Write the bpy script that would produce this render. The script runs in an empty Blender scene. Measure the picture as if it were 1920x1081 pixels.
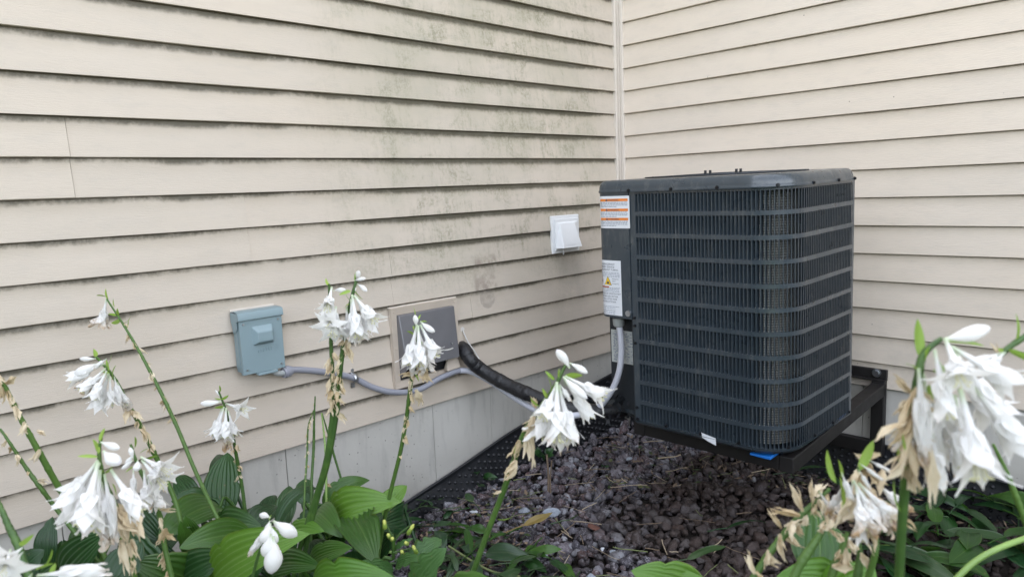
import bpy, bmesh, math, random
import numpy as np
from mathutils import Vector, Matrix

random.seed(7)
rng = np.random.default_rng(7)
scene = bpy.context.scene
COL = scene.collection
R = math.radians

# ---------------------------------------------------------------- camera, sky, sun, exposure
CAM = Vector((2.0802, -2.7831, -0.1241))
FX = 1343.2                                    # focal length in pixels of a 1920 px wide picture
DX = Vector((0.70351286, 0.70958675, -0.03944998))     # camera right
DY = Vector((0.06924546, -0.12368706, -0.98990231))    # camera down
DZ = Vector((-0.70730101, 0.69367727, -0.1361511))     # camera forward
cam_data = bpy.data.cameras.new('camera')
cam = bpy.data.objects.new('camera', cam_data)
COL.objects.link(cam)
m = Matrix((DX, -DY, -DZ)).transposed().to_4x4()
m.translation = CAM
cam.matrix_world = m
cam_data.sensor_width = 36.0
cam_data.lens = FX / 1920 * 36
cam_data.clip_start = 0.02
cam_data.clip_end = 2000
cam_data.dof.use_dof = True
cam_data.dof.focus_distance = 2.35
cam_data.dof.aperture_fstop = 7.0
scene.camera = cam

SUN_EL, SUN_AZ = 48.0, -38.0                   # the sun stands behind the house: all of this corner is in its shade
world = bpy.data.worlds.new('World')
scene.world = world
world.use_nodes = True
wn, wl = world.node_tree.nodes, world.node_tree.links
wn.clear()
sky = wn.new('ShaderNodeTexSky')
sky.sky_type = 'NISHITA'
sky.sun_disc = False
sky.sun_elevation = R(SUN_EL)
sky.sun_rotation = R(SUN_AZ)
sky.air_density, sky.dust_density, sky.ozone_density = 1.0, 1.6, 1.0
hsv = wn.new('ShaderNodeHueSaturation')
hsv.inputs['Saturation'].default_value = 0.30
bg = wn.new('ShaderNodeBackground')
bg.inputs['Strength'].default_value = 0.15
wo = wn.new('ShaderNodeOutputWorld')
wl.new(sky.outputs[0], hsv.inputs['Color'])
wl.new(hsv.outputs[0], bg.inputs['Color'])
wl.new(bg.outputs[0], wo.inputs['Surface'])

sun_data = bpy.data.lights.new('sun', 'SUN')
sun_data.energy = 2.6
sun_data.angle = R(0.5)
sun_data.color = (1.0, 0.95, 0.88)
sun = bpy.data.objects.new('sun', sun_data)
COL.objects.link(sun)
az = R(SUN_AZ)
sv = Vector((math.sin(az) * math.cos(R(SUN_EL)), math.cos(az) * math.cos(R(SUN_EL)), math.sin(R(SUN_EL))))
sun.rotation_euler = sv.to_track_quat('Z', 'Y').to_euler()
sun.location = sv * 30

vs = scene.view_settings
vs.view_transform = 'Standard'
vs.look = 'None'
vs.exposure = 2.84
vs.gamma = 1.0
vs.use_curve_mapping = False

ADDED_HEDGE_H = 2.6
GZ = -1.285                                    # top of the gravel


def P(px, py, d):
    """world point seen at photo pixel (px, py), d metres in front of the lens"""
    return CAM + (DX * ((px - 960) / FX) + DY * ((py - 540.5) / FX) + DZ) * d


def onX(px, py, X=0.0):
    r = P(px, py, 1) - CAM
    return CAM + r * ((X - CAM.x) / r.x)


def onY(px, py, Y=0.0):
    r = P(px, py, 1) - CAM
    return CAM + r * ((Y - CAM.y) / r.y)


def onZ(px, py, Z):
    r = P(px, py, 1) - CAM
    return CAM + r * ((Z - CAM.z) / r.z)


# ---------------------------------------------------------------- materials
class N:
    """tiny node-graph helper"""
    def __init__(s, name):
        s.m = bpy.data.materials.new(name)
        s.m.use_nodes = True
        s.t = s.m.node_tree
        s.n, s.l = s.t.nodes, s.t.links
        s.n.clear()
        s.out = s.n.new('ShaderNodeOutputMaterial')
        s.b = s.n.new('ShaderNodeBsdfPrincipled')
        s.l.new(s.b.outputs[0], s.out.inputs[0])

    def set(s, k, v):
        i = s.b.inputs[k]
        if isinstance(v, bpy.types.NodeSocket):
            s.l.new(v, i)
        else:
            i.default_value = (*v, 1) if isinstance(v, tuple) and len(v) == 3 else v

    def inp(s, node, k, v):
        i = node.inputs[k]
        if isinstance(v, bpy.types.NodeSocket):
            s.l.new(v, i)
        else:
            i.default_value = (*v, 1) if isinstance(v, tuple) and len(v) == 3 and i.type == 'RGBA' else v

    def math(s, op, a, b=0.0, c=0.0, clamp=False):
        n = s.n.new('ShaderNodeMath')
        n.operation = op
        n.use_clamp = clamp
        for k, v in enumerate((a, b, c)):
            s.inp(n, k, v)
        return n.outputs[0]

    def pos(s, obj=False):
        if obj:
            return s.n.new('ShaderNodeTexCoord').outputs['Object']
        return s.n.new('ShaderNodeNewGeometry').outputs['Position']

    def sep(s, v):
        n = s.n.new('ShaderNodeSeparateXYZ')
        s.l.new(v, n.inputs[0])
        return n.outputs

    def scale(s, v, sc):
        n = s.n.new('ShaderNodeVectorMath')
        n.operation = 'MULTIPLY'
        s.l.new(v, n.inputs[0])
        n.inputs[1].default_value = sc
        return n.outputs[0]

    def noise(s, v, sc, det=4, rough=.55, dist=0.0):
        n = s.n.new('ShaderNodeTexNoise')
        s.l.new(v, n.inputs['Vector'])
        n.inputs['Scale'].default_value = sc
        n.inputs['Detail'].default_value = det
        n.inputs['Roughness'].default_value = rough
        n.inputs['Distortion'].default_value = dist
        return n.outputs[0]

    def voro(s, v, sc, rand=1.0):
        n = s.n.new('ShaderNodeTexVoronoi')
        s.l.new(v, n.inputs['Vector'])
        n.inputs['Scale'].default_value = sc
        n.inputs['Randomness'].default_value = rand
        return n.outputs

    def rng(s, v, a, b, c=0.0, d=1.0, smooth=True):
        n = s.n.new('ShaderNodeMapRange')
        if smooth:
            n.interpolation_type = 'SMOOTHSTEP'
        for k, x in zip((0, 1, 2, 3, 4), (v, a, b, c, d)):
            s.inp(n, k, x)
        return n.outputs[0]

    def mix(s, f, a, b):
        n = s.n.new('ShaderNodeMix')
        n.data_type = 'RGBA'
        s.inp(n, 0, f)
        s.inp(n, 6, a)
        s.inp(n, 7, b)
        return n.outputs[2]

    def ramp(s, f, stops):
        n = s.n.new('ShaderNodeValToRGB')
        s.l.new(f, n.inputs[0])
        e = n.color_ramp.elements
        while len(e) < len(stops):
            e.new(.5)
        for k, (p, c) in enumerate(stops):
            e[k].position = p
            e[k].color = (*c, 1)
        return n.outputs[0]

    def bump(s, h, strength=.3, dist=.01):
        n = s.n.new('ShaderNodeBump')
        s.l.new(h, n.inputs['Height'])
        n.inputs['Strength'].default_value = strength
        n.inputs['Distance'].default_value = dist
        s.l.new(n.outputs[0], s.b.inputs['Normal'])

    def translucent(s, colour, f):
        t = s.n.new('ShaderNodeBsdfTranslucent')
        s.inp(t, 0, colour)
        mx = s.n.new('ShaderNodeMixShader')
        mx.inputs[0].default_value = f
        s.l.new(s.b.outputs[0], mx.inputs[1])
        s.l.new(t.outputs[0], mx.inputs[2])
        s.l.new(mx.outputs[0], s.out.inputs[0])


def plain(name, c, rough=.5, metal=0.0, var=.12, sc=30, spec=.5, coat=0.0, bump=0.0, bsc=200):
    g = N(name)
    v = g.noise(g.pos(), sc, 4)
    lo = tuple(x * (1 - var) for x in c)
    hi = tuple(min(1, x * (1 + var)) for x in c)
    g.set('Base Color', g.mix(v, lo, hi))
    g.set('Roughness', g.rng(v, .3, .7, rough * .88, min(1, rough * 1.12)))
    g.set('Metallic', metal)
    g.set('Specular IOR Level', spec)
    if coat:
        g.set('Coat Weight', coat)
        g.set('Coat Roughness', .12)
    if bump:
        g.bump(g.noise(g.pos(), bsc, 3), bump, .004)
    return g.m


def siding_mat(name, left):
    g = N(name)
    p = g.pos()
    x, y, z = g.sep(p)
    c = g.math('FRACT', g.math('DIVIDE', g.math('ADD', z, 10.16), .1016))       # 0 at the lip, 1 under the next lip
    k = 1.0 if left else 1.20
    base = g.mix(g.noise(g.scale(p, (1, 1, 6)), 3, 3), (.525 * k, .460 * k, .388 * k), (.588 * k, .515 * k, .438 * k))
    base = g.mix(g.rng(g.noise(p, 1.3, 2), .35, .7, 0, .5), base, (.572 * k, .490 * k, .400 * k))
    oi = g.n.new('ShaderNodeObjectInfo').outputs['Random']
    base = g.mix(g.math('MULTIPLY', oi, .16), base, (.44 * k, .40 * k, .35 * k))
    streak = g.noise(g.scale(p, (9, 9, 1.1)), 5.5, 5, .65)
    blot = g.noise(p, 7.5, 6, .68)
    fine = g.noise(p, 75, 4, .75)
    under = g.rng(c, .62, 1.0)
    if left:
        # the mouldy zone of the left wall, by the corner and above the hood
        ry = g.math('MULTIPLY', g.rng(y, -1.75, -1.15), g.rng(y, .0, -.35))
        rz = g.math('MULTIPLY', g.rng(z, -.58, -.30), g.rng(z, 1.2, .5))
        reg = g.math('MULTIPLY', ry, rz)
        wide = g.math('MAXIMUM', reg, g.rng(g.noise(p, 1.7, 3), .38, .66, .22, .85))
        big = g.noise(g.scale(p, (1, 1, 1.4)), 5.0, 6, .72, .6)
        d1 = g.math('ADD', g.math('MULTIPLY', big, .75), g.math('MULTIPLY', streak, .35))
        d1 = g.math('MULTIPLY', g.rng(g.math('ADD', d1, g.math('MULTIPLY', under, .12)), .49, .74), reg)
        gr = g.noise(g.scale(p, (1, 1, .7)), 130, 4, .8)
        d1 = g.math('MULTIPLY', d1, g.rng(g.math('ADD', g.math('MULTIPLY', fine, .5), g.math('MULTIPLY', gr, .5)), .40, .58, .15, 1))
        col = g.mix(g.math('MULTIPLY', d1, .88), base, (.190, .185, .118))
        wash = g.math('MULTIPLY', g.rng(g.noise(g.scale(p, (1, 1, .8)), 2.6, 5, .65), .36, .66), reg)
        col = g.mix(g.math('MULTIPLY', wash, .42), col, (.335, .325, .245))
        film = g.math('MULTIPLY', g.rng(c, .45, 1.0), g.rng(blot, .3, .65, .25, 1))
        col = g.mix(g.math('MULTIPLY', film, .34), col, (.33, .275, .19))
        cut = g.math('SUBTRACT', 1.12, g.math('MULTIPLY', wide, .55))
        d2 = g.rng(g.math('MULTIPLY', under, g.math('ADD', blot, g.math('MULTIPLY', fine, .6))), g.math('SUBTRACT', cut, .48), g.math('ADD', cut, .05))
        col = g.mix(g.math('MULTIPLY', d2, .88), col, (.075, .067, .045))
        # black mould specks
        v = g.voro(p, 44)
        cc = g.sep(v['Color'])
        sp = g.math('MULTIPLY', g.rng(v['Distance'], .22, .10), g.rng(cc[0], .80, .84))
        sp = g.math('MULTIPLY', sp, g.rng(g.math('ADD', under, g.math('MULTIPLY', reg, .45)), .25, .9))
        sp = g.math('MULTIPLY', sp, g.rng(g.noise(p, 3.1, 3), .42, .62))
        col = g.mix(g.math('MULTIPLY', sp, .92), col, (.04, .035, .025))
        # brown patch with a round scar where something was fixed once
        py = g.math('MULTIPLY', g.rng(y, -.965, -.945), g.rng(y, -.83, -.85))
        pz = g.math('MULTIPLY', g.rng(z, -.60, -.50), g.rng(z, -.36, -.40))
        pm = g.math('MULTIPLY', g.math('MULTIPLY', py, pz), g.rng(g.noise(p, 26, 5, .7), .35, .62))
        col = g.mix(g.math('MULTIPLY', pm, g.rng(c, .9, 0, .2, .75)), col, (.27, .215, .18))
        dy = g.math('SUBTRACT', y, -.888)
        dz = g.math('SUBTRACT', z, -.545)
        rr = g.math('SQRT', g.math('ADD', g.math('MULTIPLY', dy, dy), g.math('MULTIPLY', dz, dz)))
        ring = g.math('MULTIPLY', g.rng(rr, .042, .037), g.rng(g.noise(p, 34, 5, .7, 1.2), .38, .6, .35, 1))
        col = g.mix(g.math('MULTIPLY', ring, .42), col, (.20, .175, .155))
        # soot below the dryer vent
        vy = g.math('MULTIPLY', g.rng(y, -.56, -.42), g.rng(y, -.20, -.36))
        vz = g.math('MULTIPLY', g.rng(z, -.82, -.5), g.rng(z, -.36, -.44))
        so = g.math('MULTIPLY', g.math('MULTIPLY', vy, vz), g.rng(g.math('MULTIPLY', blot, 1.0), .3, .62))
        col = g.mix(g.math('MULTIPLY', so, .34), col, (.22, .215, .20))
    else:
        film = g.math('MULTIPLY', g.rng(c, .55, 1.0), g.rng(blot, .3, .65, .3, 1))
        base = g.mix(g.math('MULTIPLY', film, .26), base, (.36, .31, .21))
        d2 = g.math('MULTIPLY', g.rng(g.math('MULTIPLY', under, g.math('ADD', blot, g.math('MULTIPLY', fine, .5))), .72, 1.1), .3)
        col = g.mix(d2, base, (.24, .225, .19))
        v = g.voro(p, 40)
        sp = g.math('MULTIPLY', g.rng(v['Distance'], .12, .07), g.rng(g.sep(v['Color'])[0], .965, .97))
        col = g.mix(g.math('MULTIPLY', sp, .7), col, (.12, .10, .08))
        lo = g.math('MULTIPLY', g.rng(z, -.55, -.95), g.rng(blot, .35, .65))
        col = g.mix(g.math('MULTIPLY', lo, .4), col, (.33, .315, .285))
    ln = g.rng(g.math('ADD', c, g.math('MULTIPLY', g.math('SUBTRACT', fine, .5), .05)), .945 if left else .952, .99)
    col = g.mix(g.math('MULTIPLY', ln, .62 if left else .5), col, (.095, .074, .05))  # lap shadow and dirt painted together as a dark line under each lip
    # dust greys the wall as a whole
    col = g.mix(g.math('MULTIPLY', g.rng(g.noise(g.scale(p, (1, 1, 3)), 11, 6, .7), .45, .75), .16), col, (.36, .345, .32))
    g.set('Base Color', col)
    g.set('Roughness', .52)
    g.set('Specular IOR Level', .35)
    g.bump(g.noise(g.scale(p, (3, 3, 30)), 14, 4, .6), .22, .005)
    return g.m


def concrete_mat():
    g = N('concrete')
    p = g.pos()
    z = g.sep(p)[2]
    a = g.noise(p, 4, 6, .6)
    col = g.mix(a, (.455, .440, .408), (.57, .55, .51))
    col = g.mix(g.math('MULTIPLY', g.rng(g.noise(g.scale(p, (6, 6, 1)), 5, 5), .5, .72), .35), col, (.29, .28, .265))
    v = g.voro(p, 55)
    pit = g.math('MULTIPLY', g.rng(v['Distance'], .2, .1), g.rng(g.sep(v['Color'])[0], .80, .83))
    col = g.mix(g.math('MULTIPLY', pit, .7), col, (.13, .125, .12))
    col = g.mix(g.math('MULTIPLY', g.rng(z, -1.05, -1.27), g.rng(a, .3, .6, .1, .55)), col, (.22, .20, .175))
    g.set('Base Color', col)
    g.set('Roughness', .9)
    g.bump(g.math('SUBTRACT', g.noise(p, 60, 5), pit), .25, .006)
    return g.m


def gravel_mat():
    g = N('gravel')
    geo = g.n.new('ShaderNodeNewGeometry')
    r = geo.outputs['Random Per Island']
    p = geo.outputs['Position']
    col = g.ramp(r, [(0, (.030, .026, .030)), (.20, (.070, .061, .068)), (.36, (.112, .080, .084)), (.48, (.056, .054, .070)), (.62, (.145, .134, .155)), (.74, (.112, .062, .058)), (.88, (.185, .174, .195)), (.96, (.25, .25, .275)), (1, (.40, .40, .43))])
    col = g.mix(g.math('MULTIPLY', g.rng(g.noise(p, 150, 4, .8), .49, .60), .65), col, (.42, .40, .43))
    col = g.mix(g.math('MULTIPLY', g.rng(g.noise(p, 75, 4, .75), .52, .63), .75), col, (.035, .031, .035))
    x, y, z = g.sep(p)
    # earth and bark dust washed over the stones beside the unit
    e = g.math('ADD', g.math('MULTIPLY', g.rng(y, -1.30, -.75), g.rng(x, .15, .75)), g.math('MULTIPLY', g.math('SUBTRACT', g.noise(p, 5, 5), .5), 1.6))
    col = g.mix(g.math('MULTIPLY', g.rng(e, .38, .95), .80), col, (.046, .031, .023))
    wet = g.rng(g.noise(p, 2.3, 4, .6), .54, .64)
    col = g.mix(g.math('MULTIPLY', wet, .5), col, (.028, .022, .021))
    g.set('Base Color', col)
    g.set('Roughness', g.math('SUBTRACT', .85, g.math('MULTIPLY', wet, .3)))
    g.set('Specular IOR Level', .3)
    g.bump(g.noise(p, 170, 4, .7), .8, .004)
    return g.m


def leaf_mat(name, a, b, vein, tr=.22, rough=.31):
    g = N(name)
    uv = g.n.new('ShaderNodeUVMap').outputs[0]
    u, v, _ = g.sep(uv)
    oi = g.n.new('ShaderNodeObjectInfo').outputs['Random']
    p = g.pos()
    col = g.mix(g.math('ADD', g.math('MULTIPLY', oi, .75), g.math('MULTIPLY', g.noise(p, 16, 4), .35)), a, b)
    rib = g.math('ABSOLUTE', g.math('SINE', g.math('ADD', g.math('MULTIPLY', v, math.pi * 8.0), g.math('MULTIPLY', g.noise(p, 9, 3), 1.6))))
    col = g.mix(g.math('MULTIPLY', g.rng(rib, .22, .0), .28), col, vein)
    mid = g.rng(g.math('ABSOLUTE', g.math('SUBTRACT', v, .5)), .016, .004)
    col = g.mix(g.math('MULTIPLY', mid, .65), col, vein)
    col = g.mix(g.math('MULTIPLY', g.rng(g.noise(p, 70, 5, .75), .63, .70), .6), col, (.17, .125, .05))
    edge = g.math('MULTIPLY', g.rng(g.math('ABSOLUTE', g.math('SUBTRACT', v, .5)), .47, .5), g.rng(g.noise(p, 22, 3), .4, .6))
    col = g.mix(g.math('MULTIPLY', edge, .4), col, (.19, .16, .06))
    g.set('Base Color', col)
    g.set('Roughness', rough)
    g.set('Specular IOR Level', .45)
    g.bump(g.noise(p, 260, 3), .06, .002)
    if tr:
        g.translucent(g.mix(.5, col, (.14, .26, .03)), tr)
    return g.m


def petal_mat(name, tipcol, tipstart, blot=0.0, tr=.42):
    """object z runs from 0 at the stalk to 1 at the petal tips"""
    g = N(name)
    o = g.n.new('ShaderNodeTexCoord').outputs['Object']
    z = g.sep(o)[2]
    oi = g.n.new('ShaderNodeObjectInfo').outputs['Random']
    n = g.noise(o, 7, 5, .65)
    col = g.mix(g.rng(z, 0, .22), (.66, .74, .55), (.90, .895, .885))
    f = g.rng(g.math('ADD', z, g.math('MULTIPLY', g.math('SUBTRACT', n, .5), .8)), tipstart, tipstart + .35)
    col = g.mix(g.math('MULTIPLY', f, g.rng(oi, 0, 1, .35, 1.0)), col, tipcol)
    if blot:
        col = g.mix(g.math('MULTIPLY', g.rng(g.noise(o, 5, 5, .7), .5, .66), blot), col, (.46, .31, .16))
    g.set('Base Color', col)
    g.set('Roughness', .5)
    g.set('Specular IOR Level', .3)
    g.bump(g.noise(g.scale(o, (5, 5, .6)), 9, 3), .12, .02)
    g.translucent(col, tr)
    return g.m


def husk_mat():
    g = N('withered_petal')
    o = g.n.new('ShaderNodeTexCoord').outputs['Object']
    oi = g.n.new('ShaderNodeObjectInfo').outputs['Random']
    n = g.noise(o, 4.5, 5, .7)
    col = g.mix(g.math('ADD', g.math('MULTIPLY', n, .8), g.math('SUBTRACT', g.math('MULTIPLY', oi, .6), .25)), (.56, .42, .23), (.88, .80, .64))
    g.set('Base Color', col)
    g.set('Roughness', .7)
    g.translucent(col, .3)
    return g.m


def stalk_mat():
    g = N('stalk')
    p = g.pos()
    oi = g.n.new('ShaderNodeObjectInfo').outputs['Random']
    z = g.sep(p)[2]
    col = g.mix(oi, (.035, .085, .016), (.075, .150, .026))
    col = g.mix(g.math('MULTIPLY', g.rng(g.noise(p, 40, 3), .45, .7), .4), col, (.10, .19, .035))
    g.set('Base Color', col)
    g.set('Roughness', .5)
    g.bump(g.noise(g.scale(p, (1, 1, .15)), 320, 3), .25, .002)
    return g.m


MT = {}
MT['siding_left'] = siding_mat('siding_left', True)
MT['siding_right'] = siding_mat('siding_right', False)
MT['trim'] = plain('corner_trim', (.60, .54, .475), .5, var=.1, sc=12)
MT['concrete'] = concrete_mat()
MT['gravel'] = gravel_mat()
MT['ac'] = plain('ac_paint', (.034, .046, .058), .32, var=.18, sc=13, coat=.45)
g = N('ac_paint')
p = g.pos()
col = g.mix(g.noise(p, 13, 4), (.029, .040, .051), (.039, .052, .065))
col = g.mix(g.math('MULTIPLY', g.rng(g.noise(g.scale(p, (1, 1, .35)), 34, 6, .75), .50, .72), .34), col, (.15, .15, .14))
v = g.voro(p, 120)
col = g.mix(g.math('MULTIPLY', g.math('MULTIPLY', g.rng(v['Distance'], .16, .08), g.rng(g.sep(v['Color'])[0], .93, .95)), .6), col, (.30, .29, .27))
g.set('Base Color', col)
g.set('Roughness', g.rng(g.noise(p, 21, 4), .3, .7, .26, .42))
g.set('Coat Weight', .4)
g.set('Coat Roughness', .1)
MT['ac'] = g.m
MT['ac_dark'] = plain('ac_dark', (.018, .022, .027), .5, var=.15)
MT['coil'] = None
MT['black'] = plain('black_steel', (.0085, .0070, .0070), .6, var=.8, sc=14, bump=.1)
MT['black_matte'] = plain('black_sheet', (.012, .013, .016), .48, var=.3, sc=20)
MT['tape'] = plain('black_tape', (.011, .011, .013), .46, var=.4, sc=60, bump=1.0, bsc=55)
MT['screw'] = plain('screw', (.012, .013, .016), .4, metal=.4)
MT['zinc'] = plain('zinc', (.5, .52, .55), .35, metal=1.0)
MT['box'] = plain('disconnect_paint', (.225, .305, .335), .42, var=.05, sc=8)
MT['conduit'] = plain('conduit', (.265, .272, .315), .42, var=.08, sc=14)
MT['conduit_light'] = plain('conduit_fitting', (.36, .38, .38), .5, var=.08)
MT['conduit_white'] = plain('conduit_white', (.51, .52, .58), .42, var=.06, sc=14)
MT['hood'] = plain('hood_metal', (.185, .182, .192), .40, metal=.35, var=.16, sc=10)
MT['tan'] = plain('tan_frame', (.52, .445, .37), .55, var=.12, sc=14)
MT['white_plastic'] = plain('white_plastic', (.78, .79, .80), .4, var=.03)
MT['label_white'] = plain('label_white', (.72, .74, .78), .45, var=.03)
MT['label_plate'] = plain('label_plate', (.50, .52, .50), .4, var=.06)
MT['orange'] = plain('label_orange', (.78, .235, .04), .5, var=.04)
MT['red'] = plain('label_red', (.42, .10, .05), .5, var=.04)
MT['yellow'] = plain('label_yellow', (.80, .52, .02), .5, var=.03)
MT['ink'] = plain('label_ink', (.05, .06, .09), .6, var=.03)
MT['ink_soft'] = plain('label_ink_soft', (.24, .27, .33), .6, var=.03)
MT['bud_yellow'] = plain('bud_yellow', (.50, .54, .13), .6)
MT['added_hedge'] = plain('added_hedge', (.032, .052, .022), .6, var=.4, sc=2)
MT['blue'] = plain('blue_rubber', (.008, .15, .55), .5, var=.08)
MT['wire'] = plain('wire_sleeve', (.62, .60, .57), .5)
MT['soil'] = plain('soil', (.030, .023, .019), .95, var=.5, sc=30, bump=.8, bsc=40)
MT['lawn'] = plain('lawn', (.062, .088, .030), .95, var=.4, sc=4, bump=.6, bsc=30)
MT['leaf'] = leaf_mat('hosta_leaf', (.014, .056, .012), (.058, .145, .019), (.12, .21, .045))
MT['leaf_dark'] = leaf_mat('hosta_leaf_dark', (.009, .037, .013), (.025, .076, .018), (.06, .13, .05), tr=.12)
MT['leaf_bright'] = leaf_mat('hosta_leaf_bright', (.062, .170, .018), (.115, .24, .028), (.17, .30, .07), tr=.28)
MT['leaf_fallen'] = leaf_mat('fallen_leaf', (.014, .045, .018), (.045, .085, .030), (.11, .15, .08), tr=.1, rough=.3)
MT['leaf_yellow'] = leaf_mat('yellowed_leaf', (.26, .17, .05), (.11, .13, .04), (.33, .25, .11), tr=.1)
MT['weed'] = leaf_mat('weed_leaf', (.040, .105, .028), (.062, .145, .040), (.10, .2, .07), tr=.2, rough=.45)
MT['bract'] = leaf_mat('bract', (.20, .36, .045), (.33, .47, .09), (.36, .50, .13), tr=.35, rough=.45)
MT['petal'] = petal_mat('petal', (.76, .70, .80), 1.0)
MT['petal_old'] = petal_mat('petal_old', (.60, .42, .24), .80, .10)
MT['petal_wilt'] = petal_mat('petal_wilt', (.56, .38, .20), .66, .45)
MT['bud'] = petal_mat('bud', (.62, .48, .72), .86)
MT['stamen'] = plain('stamen', (.72, .70, .45), .6)
MT['husk'] = husk_mat()
MT['stalk'] = stalk_mat()
MT['stalk_pale'] = plain('stalk_pale', (.20, .32, .085), .45, var=.2)
MT['twig'] = plain('twig', (.20, .145, .10), .8, var=.4, sc=20)
MT['straw'] = plain('straw', (.42, .34, .24), .75, var=.3, sc=20)
MT['stem_dry'] = plain('stem_dry', (.17, .20, .08), .7, var=.3)
MT['stone_red'] = plain('stone_red', (.14, .062, .045), .85, var=.5, sc=60, bump=.8, bsc=120)
MT['stone_white'] = plain('stone_white', (.62, .65, .70), .6, var=.15, sc=40)
MT['stone_pale'] = plain('stone_pale', (.30, .33, .38), .75, var=.5, sc=120, bump=.5, bsc=120)


def coil_mat():
    g = N('coil_fins')
    p = g.pos()
    z = g.sep(p)[2]
    f = g.math('ABSOLUTE', g.math('SINE', g.math('MULTIPLY', z, math.pi / .0075)))
    col = g.mix(f, (.20, .195, .18), (.90, .89, .84))
    col = g.mix(g.rng(g.noise(p, 9, 4), .4, .7, 0, .35), col, (.62, .60, .52))
    g.set('Base Color', col)
    g.set('Metallic', .6)
    g.set('Roughness', .38)
    g.bump(f, .8, .004)
    return g.m


MT['coil'] = coil_mat()
MT['fin'] = plain('fin', (.14, .14, .14), .35, metal=.7)

# ---------------------------------------------------------------- object helpers
WLOC = {}


def link(o, parent, org):
    COL.objects.link(o)
    if parent is not None:
        o.parent = parent
        o.location = org - WLOC[parent.name]
    else:
        o.location = org
    WLOC[o.name] = org.copy()


def thing(name, loc, label, cat, group=None):
    o = bpy.data.objects.new(name, None)
    o.empty_display_size = .05
    link(o, None, Vector(loc))
    tag(o, label, cat, group)
    return o


def tag(o, label=None, cat=None, group=None, kind=None):
    if label:
        o['label'] = label
    if cat:
        o['category'] = cat
    if group:
        o['group'] = group
    if kind:
        o['kind'] = kind
    return o


class MB:
    """collects shapes in world space, then links them as one mesh object"""
    def __init__(s):
        s.v, s.f, s.uv, s.mi, s.cur = [], [], {}, [], 0

    def add(s, vs, fs, uvs=None):
        b = len(s.v)
        s.v += [tuple(x) for x in vs]
        for k, f in enumerate(fs):
            if uvs:
                s.uv[len(s.f)] = [uvs[i] for i in f]
            s.f.append(tuple(i + b for i in f))
            s.mi.append(s.cur)
        return s

    def box(s, lo, hi):
        x0, y0, z0 = lo
        x1, y1, z1 = hi
        return s.add([(x0, y0, z0), (x1, y0, z0), (x1, y1, z0), (x0, y1, z0), (x0, y0, z1), (x1, y0, z1), (x1, y1, z1), (x0, y1, z1)],
                     [(0, 3, 2, 1), (4, 5, 6, 7), (0, 1, 5, 4), (1, 2, 6, 5), (2, 3, 7, 6), (3, 0, 4, 7)])

    def hexa(s, bot, top):
        """bot, top: four points each, same winding (counter-clockwise from above)"""
        return s.add(list(bot) + list(top), [(0, 3, 2, 1), (4, 5, 6, 7), (0, 1, 5, 4), (1, 2, 6, 5), (2, 3, 7, 6), (3, 0, 4, 7)])

    def grid(s, rows, closed=False, uv=False):
        n, k = len(rows), len(rows[0])
        vs = [p for r in rows for p in r]
        fs = []
        for i in range(n - 1):
            for j in range(k if closed else k - 1):
                a, b = i * k + j, i * k + (j + 1) % k
                fs.append((a, b, b + k, a + k))
        uvs = [(i / (n - 1), j / (k - 1)) for i in range(n) for j in range(k)] if uv else None
        return s.add(vs, fs, uvs)

    def tube(s, pts, rad, n=8, caps=True):
        pts = [Vector(p) for p in pts]
        rad = rad if isinstance(rad, (list, tuple)) else [rad] * len(pts)
        rows = []
        ref = None
        for i, p in enumerate(pts):
            t = (pts[min(i + 1, len(pts) - 1)] - pts[max(i - 1, 0)]).normalized()
            if ref is None:
                ref = t.orthogonal().normalized()
            ref = (ref - t * ref.dot(t)).normalized()
            b = t.cross(ref)
            rows.append([p + (ref * math.cos(2 * math.pi * j / n) + b * math.sin(2 * math.pi * j / n)) * rad[i] for j in range(n)])
        s.grid(rows, closed=True)
        if caps:
            for r, fl in ((rows[0], True), (rows[-1], False)):
                ids = list(range(n))
                s.add(r, [tuple(reversed(ids)) if fl else tuple(ids)])
        return s

    def cyl(s, a, b, r, n=12):
        return s.tube([a, b], r, n)

    def data(s, name, mats, org=Vector((0, 0, 0)), smooth=True):
        me = bpy.data.meshes.new(name)
        o = Vector(org)
        me.from_pydata([(x - o.x, y - o.y, z - o.z) for x, y, z in s.v], [], s.f)
        for mm in (mats if isinstance(mats, (list, tuple)) else [mats]):
            me.materials.append(mm)
        if any(s.mi):
            me.polygons.foreach_set('material_index', s.mi)
        if s.uv:
            l = me.uv_layers.new(name='UVMap')
            for fi, u in s.uv.items():
                for k, li in enumerate(me.polygons[fi].loop_indices):
                    l.data[li].uv = u[k]
        if smooth:
            me.polygons.foreach_set('use_smooth', [True] * len(me.polygons))
        me.update()
        return me

    def build(s, name, mats, parent=None, org=None, smooth=False, bevel=0, auto=None):
        org = Vector(org) if org is not None else (WLOC[parent.name] if parent else Vector((0, 0, 0)))
        me = s.data(name, mats, org, smooth or auto is not None)
        o = bpy.data.objects.new(name, me)
        link(o, parent, org)
        if auto is not None:
            me.set_sharp_from_angle(angle=R(auto))
        if bevel:
            b = o.modifiers.new('bevel', 'BEVEL')
            b.width = bevel
            b.segments = 2
            b.limit_method = 'ANGLE'
            b.angle_limit = R(40)
        return o


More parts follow.
